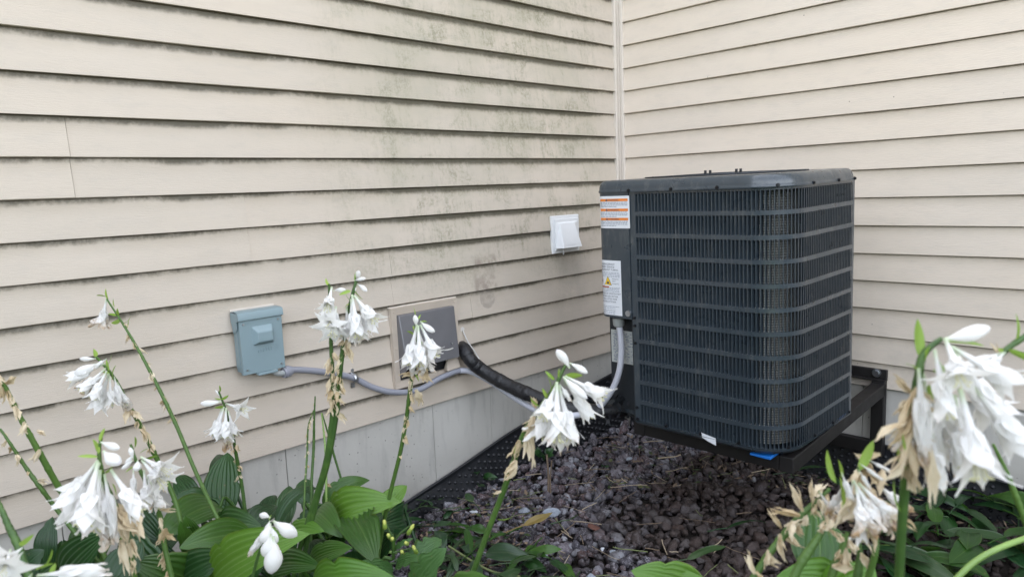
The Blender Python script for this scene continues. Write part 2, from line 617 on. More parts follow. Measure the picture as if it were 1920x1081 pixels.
def spline(pts, n=6):
    """Catmull-Rom through the points"""
    p = [Vector(q) for q in pts]
    p = [p[0] * 2 - p[1]] + p + [p[-1] * 2 - p[-2]]
    out = []
    for i in range(1, len(p) - 2):
        for k in range(n):
            t = k / n
            out.append(.5 * ((2 * p[i]) + (p[i + 1] - p[i - 1]) * t + (2 * p[i - 1] - 5 * p[i] + 4 * p[i + 1] - p[i + 2]) * t * t
                             + (3 * p[i] - p[i - 1] - 3 * p[i + 1] + p[i + 2]) * t ** 3))
    out.append(p[-2])
    return out


# ---------------------------------------------------------------- ground
def gz(x, y):
    return GZ + .045 * math.exp(-max(0, x) / .16) * (1 if y < 0 else 0) - .02 * min(2.5, max(0, -y)) + .012 * math.sin(3.1 * x + 1.3 * y) + .010 * math.sin(5.3 * y - 2 * x)


b = MB()
xs = [-300, -40, -8, -2] + [i * .12 for i in range(0, 36)] + [6, 9, 14, 40, 300]
ys = [-300, -40, -14, -9, -6] + [-4.2 + i * .12 for i in range(0, 36)] + [2, 8, 40, 300]
rows = [[(x, y, gz(x, y) - .045 if -4.3 < y < .2 and -.2 < x < 4.3 else GZ - .09) for x in xs] for y in ys]
b.grid(rows)
g = N('ground_soil')
p = g.pos()
x, y, z = g.sep(p)
far = g.math('MAXIMUM', g.rng(x, 2.9, 3.4), g.rng(y, -3.3, -3.9))
soil = g.mix(g.noise(p, 28, 5, .7), (.016, .012, .010), (.052, .040, .033))
grass = g.mix(g.noise(p, 3, 6, .7), (.045, .080, .022), (.10, .13, .045))
g.set('Base Color', g.mix(far, soil, grass))
g.set('Roughness', .95)
g.bump(g.noise(p, 45, 5, .7), .9, .02)
tag(b.build('ground', g.m), kind='structure')

# unseen foliage added behind and beside the camera to shade the lower walls
HN = 26000
hx = np.where(np.arange(HN) % 2 == 0, rng.uniform(-7, 8.4, HN), rng.uniform(7.2, 8.4, HN))
hy = np.where(np.arange(HN) % 2 == 0, rng.uniform(-8.4, -7.2, HN), rng.uniform(-8.4, 0, HN))
hz = GZ - .1 + rng.random(HN) * np.where(np.arange(HN) % 2 == 0, ADDED_HEDGE_H, 1.4) + .15 * np.sin(hx * 2.1) + .15 * np.sin(hy * 1.7)
d1, d2 = rng.normal(size=(HN, 3)), rng.normal(size=(HN, 3))
d1 = d1 / np.linalg.norm(d1, axis=1)[:, None] * .14
d2 = d2 / np.linalg.norm(d2, axis=1)[:, None] * .10
c0_ = np.stack([hx, hy, hz], 1)
hv = np.stack([c0_ - d1, c0_ + d2, c0_ + d1, c0_ - d2], 1).reshape(-1, 3)
me = bpy.data.meshes.new('added_hedge')
me.from_pydata(hv.tolist(), [], np.arange(HN * 4).reshape(-1, 4).tolist())
me.materials.append(MT['added_hedge'])
o = bpy.data.objects.new('added_hedge', me)
link(o, None, Vector((0, 0, 0)))
tag(o, kind='stuff')

# ---------------------------------------------------------------- the house corner
CS = .1016
ZB = -.905
house = thing('house', (0, 0, GZ), 'beige vinyl-sided house corner on a grey concrete foundation', 'house')


def plank(name, axis, a0, a1, z0, z1, mt, parent, wav=True, off=0.0):
    """one course of lap siding between a0 and a1 along the wall"""
    n = max(2, int((a1 - a0) / .09)) if wav else 2
    rows = []
    ph = random.random() * 6
    h = z1 - z0
    prof = [(.000, .006), (.0098, .0030), (.0118, -.0002), (.0140, .0014), (.0138, .0040), (.0085, h * .45), (.0012, h + .007)]
    for i in range(n + 1):
        a = a0 + (a1 - a0) * i / n
        w = (.0011 * math.sin(a * 4.3 + ph) + .0006 * math.sin(a * 11 + 2 * ph)) if wav else 0
        wz = .0009 * math.sin(a * 2.9 + ph * 1.7) if wav else 0
        row = []
        for k, (o, zz) in enumerate(prof):
            oo = o + off + (w if 0 < k < 6 else 0)
            q = z0 + zz + wz
            row.append((oo, a, q) if axis == 'y' else (a, -oo, q))
        rows.append(row)
    bb = MB().grid(rows)
    # closing ends
    for r, fl in ((rows[0], 0), (rows[-1], 1)):
        ids = tuple(range(len(r)))
        bb.add(r, [ids if fl else tuple(reversed(ids))])
    return bb.build(name, mt, parent, auto=24)


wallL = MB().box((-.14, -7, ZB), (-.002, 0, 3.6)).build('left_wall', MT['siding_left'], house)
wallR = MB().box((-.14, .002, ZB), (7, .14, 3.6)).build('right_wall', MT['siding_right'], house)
wallL.name, wallR.name = 'wall', 'wall.001'
WLOC['wall'] = WLOC['left_wall']
WLOC['wall.001'] = WLOC['right_wall']
seams = {0: -2.284, -1: -2.284, -2: -1.841, -3: -1.841, -4: -1.341, -5: -1.341, -6: -.978, -7: -.978, 2: -2.72, 1: -2.72, 3: -3.3, 4: -3.3}
for k in range(-9, 35):
    z0 = ZB if k == -9 else k * CS
    z1 = (k + 1) * CS
    vis = k < 12
    cuts = [-6.9] + ([seams[k]] if k in seams else []) + [-.018]
    for i in range(len(cuts) - 1):
        last = i == len(cuts) - 2
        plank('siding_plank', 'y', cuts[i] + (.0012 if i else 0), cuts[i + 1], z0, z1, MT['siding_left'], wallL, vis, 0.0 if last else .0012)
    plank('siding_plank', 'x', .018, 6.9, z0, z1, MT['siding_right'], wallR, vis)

# inside-corner post: two flanges and a hollow nose
prof = [(.0000, -.042), (.0175, -.042), (.0190, -.040), (.0190, -.029), (.0155, -.0275), (.0155, -.0250), (.0250, -.0250), (.0250, -.0155), (.0275, -.0155),
        (.0290, -.0190), (.0400, -.0190), (.042, -.0175), (.042, -.0000)]
b = MB()
b.grid([[(x, y, z) for x, y in prof] for z in (ZB - .004, 3.6)])
b.build('corner_trim', MT['trim'], house, auto=20)

# foundation, cast against form boards (faint upright joints)
found = MB().box((-.14, -7, GZ - .4), (-.016, .0, ZB + .002)).build('foundation', MT['concrete'], house)
fcuts = [-6.9, -4.2, -3.0, -2.4, -1.777, -1.182, -.885, -.30, -.001]
for i in range(len(fcuts) - 1):
    o = random.uniform(-.0022, .0016)
    MB().box((-.015, fcuts[i] + .0012, GZ - .35), (-.004 + o, fcuts[i + 1] - .0012, ZB + .001)).build('concrete_panel', MT['concrete'], found, bevel=.0015)
fcuts = [-.003, .5, 1.12, 1.74, 2.6, 4.2, 6.9]
MB().box((-.14, .016, GZ - .4), (7, .14, ZB + .0025)).build('foundation', MT['concrete'], house)
for i in range(len(fcuts) - 1):
    o = random.uniform(-.0022, .0016)
    MB().box((fcuts[i] + .0012, .004 + o, GZ - .35), (fcuts[i + 1] - .0012, .015, ZB + .001)).build('concrete_panel', MT['concrete'], found, bevel=.0015)

# ---------------------------------------------------------------- black dimple drainage sheet against the foundation
def dimple_board(name, pts, axis, label):
    """pts: (along, top z, lean)"""
    base = Vector((0, pts[0][0], GZ)) if axis == 'y' else Vector((pts[0][0], 0, GZ))
    t = thing(name, base, label, 'drainage sheet')
    fine = []
    for i in range(len(pts) - 1):
        n = max(1, int(abs(pts[i + 1][0] - pts[i][0]) / .03))
        for k in range(n):
            f = k / n
            fine.append([pts[i][j] * (1 - f) + pts[i + 1][j] * f for j in range(3)])
    fine.append(list(pts[-1]))
    rows = []
    dm = MB()
    n = 9

    def at(a, top, lean, f, off=0.0):
        z = top + (GZ - .06 - top) * f
        o = .006 + lean * f + off + .004 * math.sin(a * 17) * f
        return Vector((o, a, z)) if axis == 'y' else Vector((a, -o, z))
    for a, top, lean in fine:
        r = [at(a, top, lean, 0, -.003), at(a, top + .004, lean, 0, .004), at(a, top, lean, 0, .010)]
        r += [at(a, top - .012, lean, 0, .006)]
        r += [at(a, top, lean, k / n) for k in range(1, n + 1)]
        rows.append(r)
    MB().grid(rows).build('sheet', MT['black_matte'], t, auto=40)
    # dimples: small domes in staggered rows
    a0, a1 = fine[0][0], fine[-1][0]
    na = int(abs(a1 - a0) / .026)
    for i in range(na):
        a = a0 + (a1 - a0) * (i + .5) / na
        top = np.interp(a, [q[0] for q in fine], [q[1] for q in fine])
        lean = np.interp(a, [q[0] for q in fine], [q[2] for q in fine])
        H = top - (GZ - .06)
        k = 0
        while .03 + (k + .5 * (i % 2)) * .026 < H - .02:
            f = (.03 + (k + .5 * (i % 2)) * .026) / H
            c = at(a, top, lean, f)
            out = Vector((1, 0, .25)) if axis == 'y' else Vector((0, -1, .25))
            out.normalize()
            s1 = Vector((0, 1, 0)) if axis == 'y' else Vector((1, 0, 0))
            s2 = out.cross(s1)
            ring = [[c + (s1 * math.cos(j * math.pi / 3) + s2 * math.sin(j * math.pi / 3)) * rr + out * oo for j in range(6)] for rr, oo in ((.0085, -.001), (.006, .006), (.0012, .008))]
            dm.grid(ring, closed=True)
            k += 1
    o = dm.build('dimples', MT['black_matte'], t, smooth=True)
    tag(o, kind='stuff')


dimple_board('drainage_sheet', [(-2.3, -1.30, .02), (-1.9, -1.275, .03), (-1.358, -1.242, .03), (-1.10, -1.190, .045), (-.82, -1.125, .05), (-.5, -1.068, .055), (-.09, -1.015, .05), (-.05, -1.012, .05)], 'y',
             'black dimpled drainage sheet running along the foot of the left foundation wall')
dimple_board('drainage_sheet', [(.07, -1.02, .05), (.5, -1.09, .05), (1.05, -1.13, .04), (1.3, -1.12, .03), (1.62, -1.17, .03), (2.3, -1.2, .03)], 'x',
             'black drainage sheet on the foundation behind the air conditioner')

# ---------------------------------------------------------------- grey disconnect box
xf = .060
bl, br_, tr_ = onX(457, 703.5, xf), onX(535.4, 688, xf), onX(528.8, 574, xf)
y0, y1 = bl.y, br_.y
zb, zt = (bl.z + br_.z) / 2, tr_.z
t = thing('disconnect_box', (.013, (y0 + y1) / 2, zb), 'grey-blue electrical disconnect box with hinged rain lid on the left wall', 'disconnect box')
b = MB().box((.012, y0 + .003, zb + .004), (xf - .012, y1 - .003, zt - .005))
b.build('enclosure', MT['box'], t, bevel=.002)
zl = zt - .026
b = MB().box((xf - .014, y0, zb), (xf, y1, zl))                              # door
b.box((.02, y0 - .0015, zb + .018), (xf - .014, y0 + .0005, zl))
b.box((.02, y1 - .0005, zb + .018), (xf - .014, y1 + .0015, zl))
b.build('door', MT['box'], t, bevel=.0025)
b = MB()                                                                     # rain lid with side ears
pr = [(.012, zt - .003), (.020, zt + .0005), (xf - .010, zt), (xf + .003, zt - .003), (xf + .006, zt - .009), (xf + .006, zl + .002), (xf + .003, zl + .001)]
b.grid([[(x, y, z) for x, z in pr] for y in (y0 - .004, y1 + .004)])
for ya, yb in ((y0 - .0045, y0 - .003), (y1 + .003, y1 + .0045)):
    ear = [(.014, zt - .003), (xf + .003, zt - .003), (xf + .006, zl + .002), (xf - .008, zl - .002), (xf - .008, zl - .022), (xf - .018, zl - .034), (xf - .034, zl - .038), (.022, zl - .02), (.014, zl - .004)]
    n = len(ear)
    b.add([(x, ya, z) for x, z in ear] + [(x, yb, z) for x, z in ear],
          [tuple(range(n)), tuple(reversed(range(n, 2 * n)))] + [(i, i + n, (i + 1) % n + n, (i + 1) % n) for i in range(n)])
b.build('lid', MT['box'], t, auto=30)
c0, c1 = y0 + .036, y1 - .031                                                # pressed-out handle recess
hz0, hz1 = zl - .078, zl - .020
e = .012
b = MB().add([(xf + .0002, c0, hz0), (xf + .0002, c1, hz0), (xf + .0002, c1, hz1), (xf + .0002, c0, hz1),
              (xf + .016, c0 + e, hz0 + .010), (xf + .016, c1 - e * .6, hz0 + .010), (xf + .016, c1 - e * .6, hz1 - .018), (xf + .016, c0 + e, hz1 - .018)],
             [(0, 1, 5, 4), (1, 2, 6, 5), (2, 3, 7, 6), (3, 0, 4, 7), (4, 5, 6, 7)])
b.build('handle_bulge', MT['box'], t, bevel=.003)
b = MB()                                                                     # embossed mark: small worn letters and a slash
ly = y0 + .050
for k, w in enumerate((.007, .007, .008, .007, .006, .008)):
    zz = zb + .060 + .0004 * k
    h = .0085 + .0006 * k
    b.box((xf, ly, zz + h - .0014), (xf + .0012, ly + w - .001, zz + h))
    b.box((xf, ly, zz), (xf + .0012, ly + .0014, zz + h - .0016))
    if k % 2 == 0:
        b.box((xf, ly + .0017, zz), (xf + .0012, ly + w - .001, zz + .0013))
    ly += w + .0012
for q in (0, .007):
    b.add([(xf + .0013, ly + q, zb + .058), (xf + .0013, ly + .0028 + q, zb + .058), (xf + .0013, ly + .0135 + q * .8, zb + .077), (xf + .0013, ly + .0105 + q * .8, zb + .077)], [(0, 1, 2, 3)])
b.build('embossed_mark', MT['box'], t)
b = MB().box((xf - .012, y0 + .042, zb - .007), (xf - .002, y0 + .108, zb + .0005))
b.box((xf - .004, y0 + .044, zb - .009), (xf + .004, y0 + .106, zb - .002))
b.build('latch', MT['box'], t, bevel=.0015)
for yy, zz in ((y0 + .012, zb + .014), (y1 - .012, zb + .014), (y0 + .012, zl - .010), (y1 - .012, zl - .010)):
    MB().cyl((xf - .001, yy, zz), (xf + .0022, yy, zz), .0032, 8).build('screw', MT['zinc'], t)
MB().box((.006, y0 - .004, zt - .006), (.0122, y1 + .004, zt + .005)).build('caulk', MT['trim'], t, bevel=.002)
BOX = (y0, y1, zb, zt, xf)

# ---------------------------------------------------------------- tan framed hood
fy0, fy1, fz0, fz1 = -1.362, -1.062, -.806, -.519
t = thing('line_cover', (0, (fy0 + fy1) / 2, fz0), 'tan square wall frame with a dark grey metal hood over the pipe opening', 'wall vent')
w = .025
for lo, hi, flip in (((fy0, fz1), (fy1, fz1), -1), ((fy0, fz0), (fy1, fz0), 1)):
    s = flip
    bb = MB()
    z = lo[1]
    bb.hexa([(.010, fy0, z), (.010, fy1, z), (.010, fy1 - w, z + s * w), (.010, fy0 + w, z + s * w)],
            [(.026, fy0, z), (.026, fy1, z), (.022, fy1 - w, z + s * w), (.022, fy0 + w, z + s * w)])
    bb.build('frame_rail', MT['tan'], t)
for y, s in ((fy0, 1), (fy1, -1)):
    bb = MB()
    bb.hexa([(.010, y, fz0 + .0006), (.010, y, fz1 - .0006), (.010, y + s * w, fz1 - w - .0006), (.010, y + s * w, fz0 + w + .0006)],
            [(.026, y, fz0 + .0006), (.026, y, fz1 - .0006), (.022, y + s * w, fz1 - w - .0006), (.022, y + s * w, fz0 + w + .0006)])
    bb.build('frame_rail', MT['tan'], t)
for y in (fy0 + .012, fy1 - .012):
    for z in (fz0 + .013, (fz0 + fz1) / 2, fz1 - .013):
        MB().cyl((.024, y, z), (.0275, y, z), .0032, 8).build('screw', MT['tan'], t)
MB().box((.008, fy0 - .004, fz1), (.018, fy1 + .004, fz1 + .005)).build('caulk', MT['trim'], t, bevel=.002)
MB().box((-.001, fy0 + w - .002, fz0 + w - .002), (.012, fy1 - w + .002, fz1 - w + .002)).build('backing', MT['black_matte'], t)
hy0, hy1 = fy0 + w - .001, fy1 - w + .004
ht = fz1 - w - .001
A = [Vector((.020, hy0, ht)), Vector((.020, hy1, ht))]
hb = onX(862.4, 668, .066)
hz = hb.z
fr = [Vector((.066, hy0 + .002, hz)), Vector((.066, hb.y, hz))]
bk = [Vector((.020, hy0, fz0 + w + .012)), Vector((.020, hy1, fz0 + w + .05))]
top = [Vector((.034, hy0, ht + .001)), Vector((.034, hy1, ht + .001))]
bb = MB()
bb.add([A[0], A[1], top[1], top[0], fr[1], fr[0], bk[0], bk[1]], [(0, 3, 2, 1), (3, 5, 4, 2), (0, 6, 5, 3), (1, 2, 4, 7)])
o = bb.build('hood', MT['hood'], t, bevel=.004)
sm = o.modifiers.new('thick', 'SOLIDIFY')
sm.thickness = .002
sm.offset = -1
MB().hexa([(.022, hy1 - .06, fz0 + w - .002), (.05, hy1 - .06, fz0 + w - .002), (.05, hy1 + .006, fz0 + w + .002), (.022, hy1 + .006, fz0 + w + .002)],
          [(.022, hy1 - .045, fz0 + w + .036), (.03, hy1 - .045, fz0 + w + .036), (.03, hy1 + .006, fz0 + w + .05), (.022, hy1 + .006, fz0 + w + .05)]).build('sealant', MT['tan'], t, bevel=.006)
MB().cyl(onX(847, 644, .062), onX(847, 644, .062) + Vector((.004, 0, .002)), .003, 8).build('screw', MT['zinc'], t)

# ---------------------------------------------------------------- white dryer vent
vy0, vy1, vz0, vz1 = -.508, -.330, -.404, -.242
t = thing('dryer_vent', (0, (vy0 + vy1) / 2, vz0), 'white plastic dryer vent hood on the left wall beside the air conditioner', 'vent')
MB().box((.006, vy0, vz0), (.020, vy1, vz1)).build('flange', MT['white_plastic'], t, bevel=.003)
MB().box((.0205, vy0 + .014, vz0 + .014), (.026, vy1 - .014, vz1 - .014)).build('inner_flange', MT['white_plastic'], t, bevel=.002)
fb0, fb1 = onX(1057.5, 466, .064), onX(1092, 460.5, .064)
zf = (fb0.z + fb1.z) / 2
ft0, ft1 = fb0.y + .012, fb1.y - .012
zt_ = vz1 - .034
bb = MB()
pts = [(.0262, vy0 + .018, zt_ + .006), (.0262, vy1 - .018, zt_ + .006), (.034, ft1 - .004, zt_), (.034, ft0 + .004, zt_),
       (.0262, vy0 + .014, zf - .002), (.0262, vy1 - .014, zf - .002), (.064, fb1.y, zf), (.064, fb0.y, zf)]
bb.add(pts, [(0, 1, 2, 3)[::-1], (3, 2, 6, 7)[::-1], (0, 3, 7, 4)[::-1], (1, 5, 6, 2)[::-1]])
o = bb.build('hood', MT['white_plastic'], t, bevel=.003)
sm = o.modifiers.new('thick', 'SOLIDIFY')
sm.thickness = .0025
sm.offset = -1
n_ = (Vector(pts[2]) - Vector(pts[6])).normalized()
up = Vector((.064 - .034, 0, zf - zt_)).normalized()
outn = Vector((-(zf - zt_), 0, (.064 - .034))).normalized() * .0015
bb = MB().add([Vector((.034, ft0 + .014, zt_)) + up * .014 + outn, Vector((.034, ft1 - .014, zt_)) + up * .014 + outn, Vector((.064, fb1.y - .012, zf)) - up * .012 + outn, Vector((.064, fb0.y + .012, zf)) - up * .012 + outn], [(0, 3, 2, 1)])
bb.build('hood_face', MT['white_plastic'], t)
MB().box((.027, fb0.y + .012, zf + .006), (.056, fb1.y - .010, zf + .009)).build('flap', MT['ac_dark'], t)
MB().tube([(.03, -.45, zf - .004), (.032, -.452, zf - .02), (.028, -.45, zf - .03)], .003, 6).build('drip', MT['white_plastic'], t)

# ---------------------------------------------------------------- wall bracket under the unit
AX0, AX1 = 1.165, 1.210                         # right arm
brk = thing('wall_bracket', (.9, 0, -1.05), 'black steel wall bracket carrying the air conditioner above the gravel', 'bracket')
MB().box((.50, -.030, -.866), (1.212, -.0145, -.832)).build('wall_rail', MT['black'], brk, bevel=.002)
MB().box((.50, -.046, -.872), (1.212, -.0145, -.8665)).build('rail_lip', MT['black'], brk, bevel=.001)


def arm(x0, x1):
    zw, zt2, L = -.880, -.936, .802
    MB().hexa([(x0, -L, zt2 - .050), (x1, -L, zt2 - .050), (x1, -.030, zw - .046), (x0, -.030, zw - .046)],
              [(x0, -L, zt2), (x1, -L, zt2), (x1, -.030, zw), (x0, -.030, zw)]).build('arm', MT['black'], brk, bevel=.004)
    MB().box((x0, -.046, -1.16), (x1, -.0146, -.8725)).build('leg', MT['black'], brk, bevel=.003)


arm(AX0, AX1)
arm(.640, .685)
MB().box((.6855, -.800, -.984), (AX0 - .0005, -.755, -.938)).build('cross_bar', MT['black'], brk, bevel=.003)
MB().box((.685, -.0445, -1.155), (AX0, -.0150, -1.105)).build('spreader', MT['black'], brk, bevel=.003)
for X in (.66, 1.178):
    bb = MB().cyl((X, -.030, -.845), (X, -.034, -.845), .016, 16)
    bb.cyl((X, -.034, -.845), (X, -.044, -.845), .011, 6)
    bb.build('bolt', MT['zinc'], brk, auto=30)

# ---------------------------------------------------------------- air conditioner
XL, XR, YF, YB = .570, 1.220, -.872, -.392
ZS, ZBOT = -.147, -.909
XP = .700                                       # seam between service panel and louvred panel
RC = .120
ACO = Vector(((XL + XR) / 2, YF, ZBOT))
ac = thing('air_conditioner', ACO, 'dark grey air conditioner condenser with louvred sides on the black bracket', 'air conditioner')


def per(s):
    """louvred panel path: front face from XP to the right, round the corner, back along the right side -> point, outward normal"""
    L1 = XR - RC - XP
    L2 = RC * math.pi / 2
    if s <= L1:
        return Vector((XP + s, YF, 0)), Vector((0, -1, 0))
    if s <= L1 + L2:
        a = (s - L1) / RC
        return Vector((XR - RC + RC * math.sin(a), YF + RC - RC * math.cos(a), 0)), Vector((math.sin(a), -math.cos(a), 0))
    return Vector((XR, YF + RC + s - L1 - L2, 0)), Vector((1, 0, 0))


SL = (XR - RC - XP) + RC * math.pi / 2 + (YB - YF - RC)


def samples(s0, s1):
    L1 = XR - RC - XP
    L2 = RC * math.pi / 2
    q = [s0, s1, L1, L1 + L2] + [L1 + L2 * k / 14 for k in range(15)]
    return sorted({round(v, 6) for v in q if s0 - 1e-9 <= v <= s1 + 1e-9})


def strip(bb, s0, s1, z0, z1, off=0.0, th=.0025):
    for zA, oA, zB_, oB in ((z0, off, z1, off), (z1, off, z1, off - th), (z1, off - th, z0, off - th), (z0, off - th, z0, off)):
        rows = []
        for s in samples(s0, s1):
            p_, n_ = per(s)
            rows.append([p_ + n_ * oA + Vector((0, 0, zA)), p_ + n_ * oB + Vector((0, 0, zB_))])
        bb.grid(rows)
    for s in (s0, s1):
        p_, n_ = per(s)
        bb.add([p_ + n_ * off + Vector((0, 0, z0)), p_ + n_ * off + Vector((0, 0, z1)), p_ + n_ * (off - th) + Vector((0, 0, z1)), p_ + n_ * (off - th) + Vector((0, 0, z0))], [(0, 1, 2, 3)])


NR, PITCH, SLOT, ZR0 = 11, .0694, .0565, -.1525
S0, S1 = .020, SL - .016
bb = MB()
strip(bb, 0, SL, ZR0, ZS + .004)
for r in range(NR):
    zt3 = ZR0 - r * PITCH - SLOT
    zb3 = ZR0 - (r + 1) * PITCH if r < NR - 1 else ZBOT + .004
    strip(bb, 0, SL, zb3, zt3)
    # end stiles of this row
    strip(bb, 0, S0, zt3, zt3 + SLOT)
    strip(bb, S1, SL, zt3, zt3 + SLOT)
bb.build('louver_panel', MT['ac'], ac, auto=35)
# louvre blades: a thin upright of the sheet, then a blade bent inwards behind it
NC = 74
dS = (S1 - S0) / NC
for r in range(NR):
    bb = MB()
    zt3 = ZR0 - r * PITCH
    for c in range(NC):
        sA, sB = S0 + (c + .0) * dS, S0 + (c + 1.0) * dS
        kd = random.uniform(.82, 1.12)
        rows = []
        for zf_, dep in ((0.0, .0), (.03, .55), (.09, 1.0), (.5, 1.0), (.93, 1.0), (.985, .5), (1.0, .0)):
            z = zt3 - SLOT * zf_
            row = []
            for f, h in ((.0, -.0012), (.0, .0008), (.20, .0008), (.25, -.0030), (.46, -.0095), (.70, -.0150)):
                p_, n_ = per(sA + (sB - sA) * f)
                row.append(p_ + n_ * (h if f < .23 else h * dep * kd) + Vector((0, 0, z)))
            rows.append(row)
        bb.grid(rows)
    bb.build('louver_row', MT['ac'], ac, auto=50)

# coil seen through the slots: upright fins in front of the tube rows
bb = MB()
rows = []
for q in samples(0, SL):
    p_, n_ = per(q)
    rows.append([p_ - n_ * .031 + Vector((0, 0, ZBOT + .01)), p_ - n_ * .031 + Vector((0, 0, ZS))])
bb.grid(rows)
coil = bb.build('coil', MT['coil'], ac, smooth=True)
bb = MB()
for k in range(int(SL / .0060)):
    p_, n_ = per(.002 + k * .0060)
    bb.add([p_ - n_ * .027 + Vector((0, 0, ZBOT + .01)), p_ - n_ * .030 + Vector((0, 0, ZBOT + .01)), p_ - n_ * .030 + Vector((0, 0, ZS)), p_ - n_ * .027 + Vector((0, 0, ZS))], [(0, 1, 2, 3)])
tag(bb.build('fins', MT['fin'], coil), kind='stuff')


def perL(p):
    """service-panel path: from the seam XP leftwards, round the left corner (radius RL), then back"""
    L1 = XP - (XL + RL)
    L2 = RL * math.pi / 2
    if p <= L1:
        return Vector((XP - p, YF, 0)), Vector((0, -1, 0))
    if p <= L1 + L2:
        a = (p - L1) / RL
        return Vector((XL + RL - RL * math.sin(a), YF + RL - RL * math.cos(a), 0)), Vector((-math.sin(a), -math.cos(a), 0))
    return Vector((XL, YF + RL + p - L1 - L2, 0)), Vector((-1, 0, 0))


RL = .030
LP1 = XP - (XL + RL)
LPS = sorted({0.0, LP1, *[LP1 + RL * math.pi / 2 * k / 10 for k in range(11)], LP1 + RL * math.pi / 2 + .10})
ZP = onY(1190, 598, YF).z
bb = MB()
for (za, oa, zb_, ob) in ((ZP, .0035, ZS, .0035), (ZP, -.02, ZP, .0035)):
    rows = []
    for q in LPS:
        q = max(q, .0022)
        p_, n_ = perL(q)
        rows.append([p_ + n_ * oa + Vector((0, 0, za)), p_ + n_ * ob + Vector((0, 0, zb_))])
    bb.grid([r[::-1] for r in rows])
p_, n_ = perL(.0022)
bb.add([p_ + n_ * .0035 + Vector((0, 0, ZP)), p_ - n_ * .02 + Vector((0, 0, ZP)), p_ - n_ * .02 + Vector((0, 0, ZS)), p_ + n_ * .0035 + Vector((0, 0, ZS))], [(0, 1, 2, 3)])
bb.build('service_panel', MT['ac'], ac, auto=35)
# recessed lower service bay
YREC = YF + .075
xa = onY(1146, 640, YREC).x
bb = MB().box((xa, YREC, ZBOT + .004), (XP + .002, YREC + .004, ZP + .03))
bb.box((XP - .0045, YF + .0005, ZBOT + .004), (XP - .0005, YREC, ZP))
bb.box((xa, YREC + .004, ZBOT + .004), (xa + .004, YB, ZP + .03))
bb.box((XL + .002, YREC + .005, ZP + .0301), (XP, YB, ZP + .034))
bb.build('service_bay', MT['ac_dark'], ac, bevel=.001)
# left, back shells and floor pan
bb = MB()
bb.box((XL + .001, YF + RL + .10, ZBOT + .20), (XL + .004, YB - .05, ZS))
bb.box((XL + .02, YB - .004, ZBOT + .004), (XR - .01, YB, ZS))
bb.build('rear_shell', MT['ac'], ac)
bb = MB()
rows = []
for zz, off in ((ZBOT + .0035, .0015), (ZBOT - .002, .0005), (ZBOT - .012, -.010), (ZBOT - .0125, -.2)):
    row = []
    for s in samples(0, SL):
        p_, n_ = per(s)
        row.append(p_ + n_ * off + Vector((0, 0, zz)))
    row += [Vector((xa, YB + off * -1, zz)), Vector((xa, YREC + .002 - off * .2, zz)), Vector((XP - .003, YREC + .002, zz))]
    rows.append(row)
bb.grid([r[::-1] for r in rows], closed=True)
bb.build('base_pan', MT['ac'], ac, auto=35)
# cap with rolled rim
def caploop(off):
    pts = []
    rl, rc = RL + off, RC + off
    def arc(cx, cy, r, a0, a1, n=10):
        for k in range(n + 1):
            a = R(a0 + (a1 - a0) * k / n)
            pts.append((cx + r * math.cos(a), cy + r * math.sin(a)))
    arc(XL + RL, YF + RL, rl, 180, 270)
    arc(XR - RC, YF + RC, rc, 270, 360, 14)
    arc(XR - .03, YB - .03, .03 + off, 0, 90)
    arc(XL + RL, YB - RL, rl, 90, 180)
    return pts


bb = MB()
ct = .040
prof = [(-.004, .000), (.0062, .000), (.0072, .0015), (.0072, .006), (.0050, .009)] + \
       [(.0045 - .024 * (1 - math.cos(a)), .013 + (ct - .013) * math.sin(a)) for a in [k * math.pi / 2 / 7 for k in range(8)]] + \
       [(-.046, ct + .0005), (-.060, ct - .006), (-.066, ct - .03)]
rows = [[(x, y, ZS + zz) for x, y in caploop(o)] for o, zz in prof]
bb.grid([r for r in rows], closed=True)
bb.build('top_cap', MT['ac'], ac, auto=40)
# fan guard inside the rim: rings and spokes
cxy = Vector(((XL + XR) / 2, (YF + YB) / 2, ZS + ct + .002))
sx, sy = (XR - XL) / 2 - .055, (YB - YF) / 2 - .055
bb = MB()
for k in range(1, 9):
    f = k / 8
    bb.tube([cxy + Vector((sx * f * math.cos(a), sy * f * math.sin(a), .004 * (1 - f))) for a in [2 * math.pi * j / 36 for j in range(37)]], .0022, 5, False)
for j in range(12):
    a = 2 * math.pi * j / 12
    bb.tube([cxy, cxy + Vector((sx * math.cos(a), sy * math.sin(a), 0))], .0024, 5, False)
bb.build('fan_guard', MT['ac_dark'], ac, smooth=True)
MB().box((XL + .05, YF + .05, ZS + .006), (XR - .05, YB - .05, ZS + .010)).build('fan_deck', MT['ac_dark'], ac)
for px in (1328, 1337, 1386, 1394):
    q = onY(px, 326, YF + .12)
    MB().cyl((q.x, q.y, ZS + ct - .004), (q.x, q.y, ZS + ct + .0165), .0042, 6).build('fan_bolt', MT['screw'], ac)


def screw_at(p_, n_, r=.0042):
    p_ = Vector(p_)
    bb = MB().cyl(p_ - n_ * .001, p_ + n_ * .0012, r * 1.35, 10)
    bb.cyl(p_ + n_ * .0012, p_ + n_ * .005, r, 6)
    bb.build('screw', MT['screw'], ac, auto=30)


for s in (.003, .16, .315, .485, .62, .80, .925):
    p_, n_ = per(s)
    screw_at(p_ + n_ * .0072 + Vector((0, 0, ZS + .0065)), n_)
for s in (.009, .12, .245, .375, .52, .66, .80, .93):
    p_, n_ = per(s)
    screw_at(p_ + Vector((0, 0, ZBOT + .0095)), n_)
for z in (ZP + .006, ZP - .020, -.86, -.64):
    screw_at(Vector((XP + .008, YF, z)), Vector((0, -1, 0)))
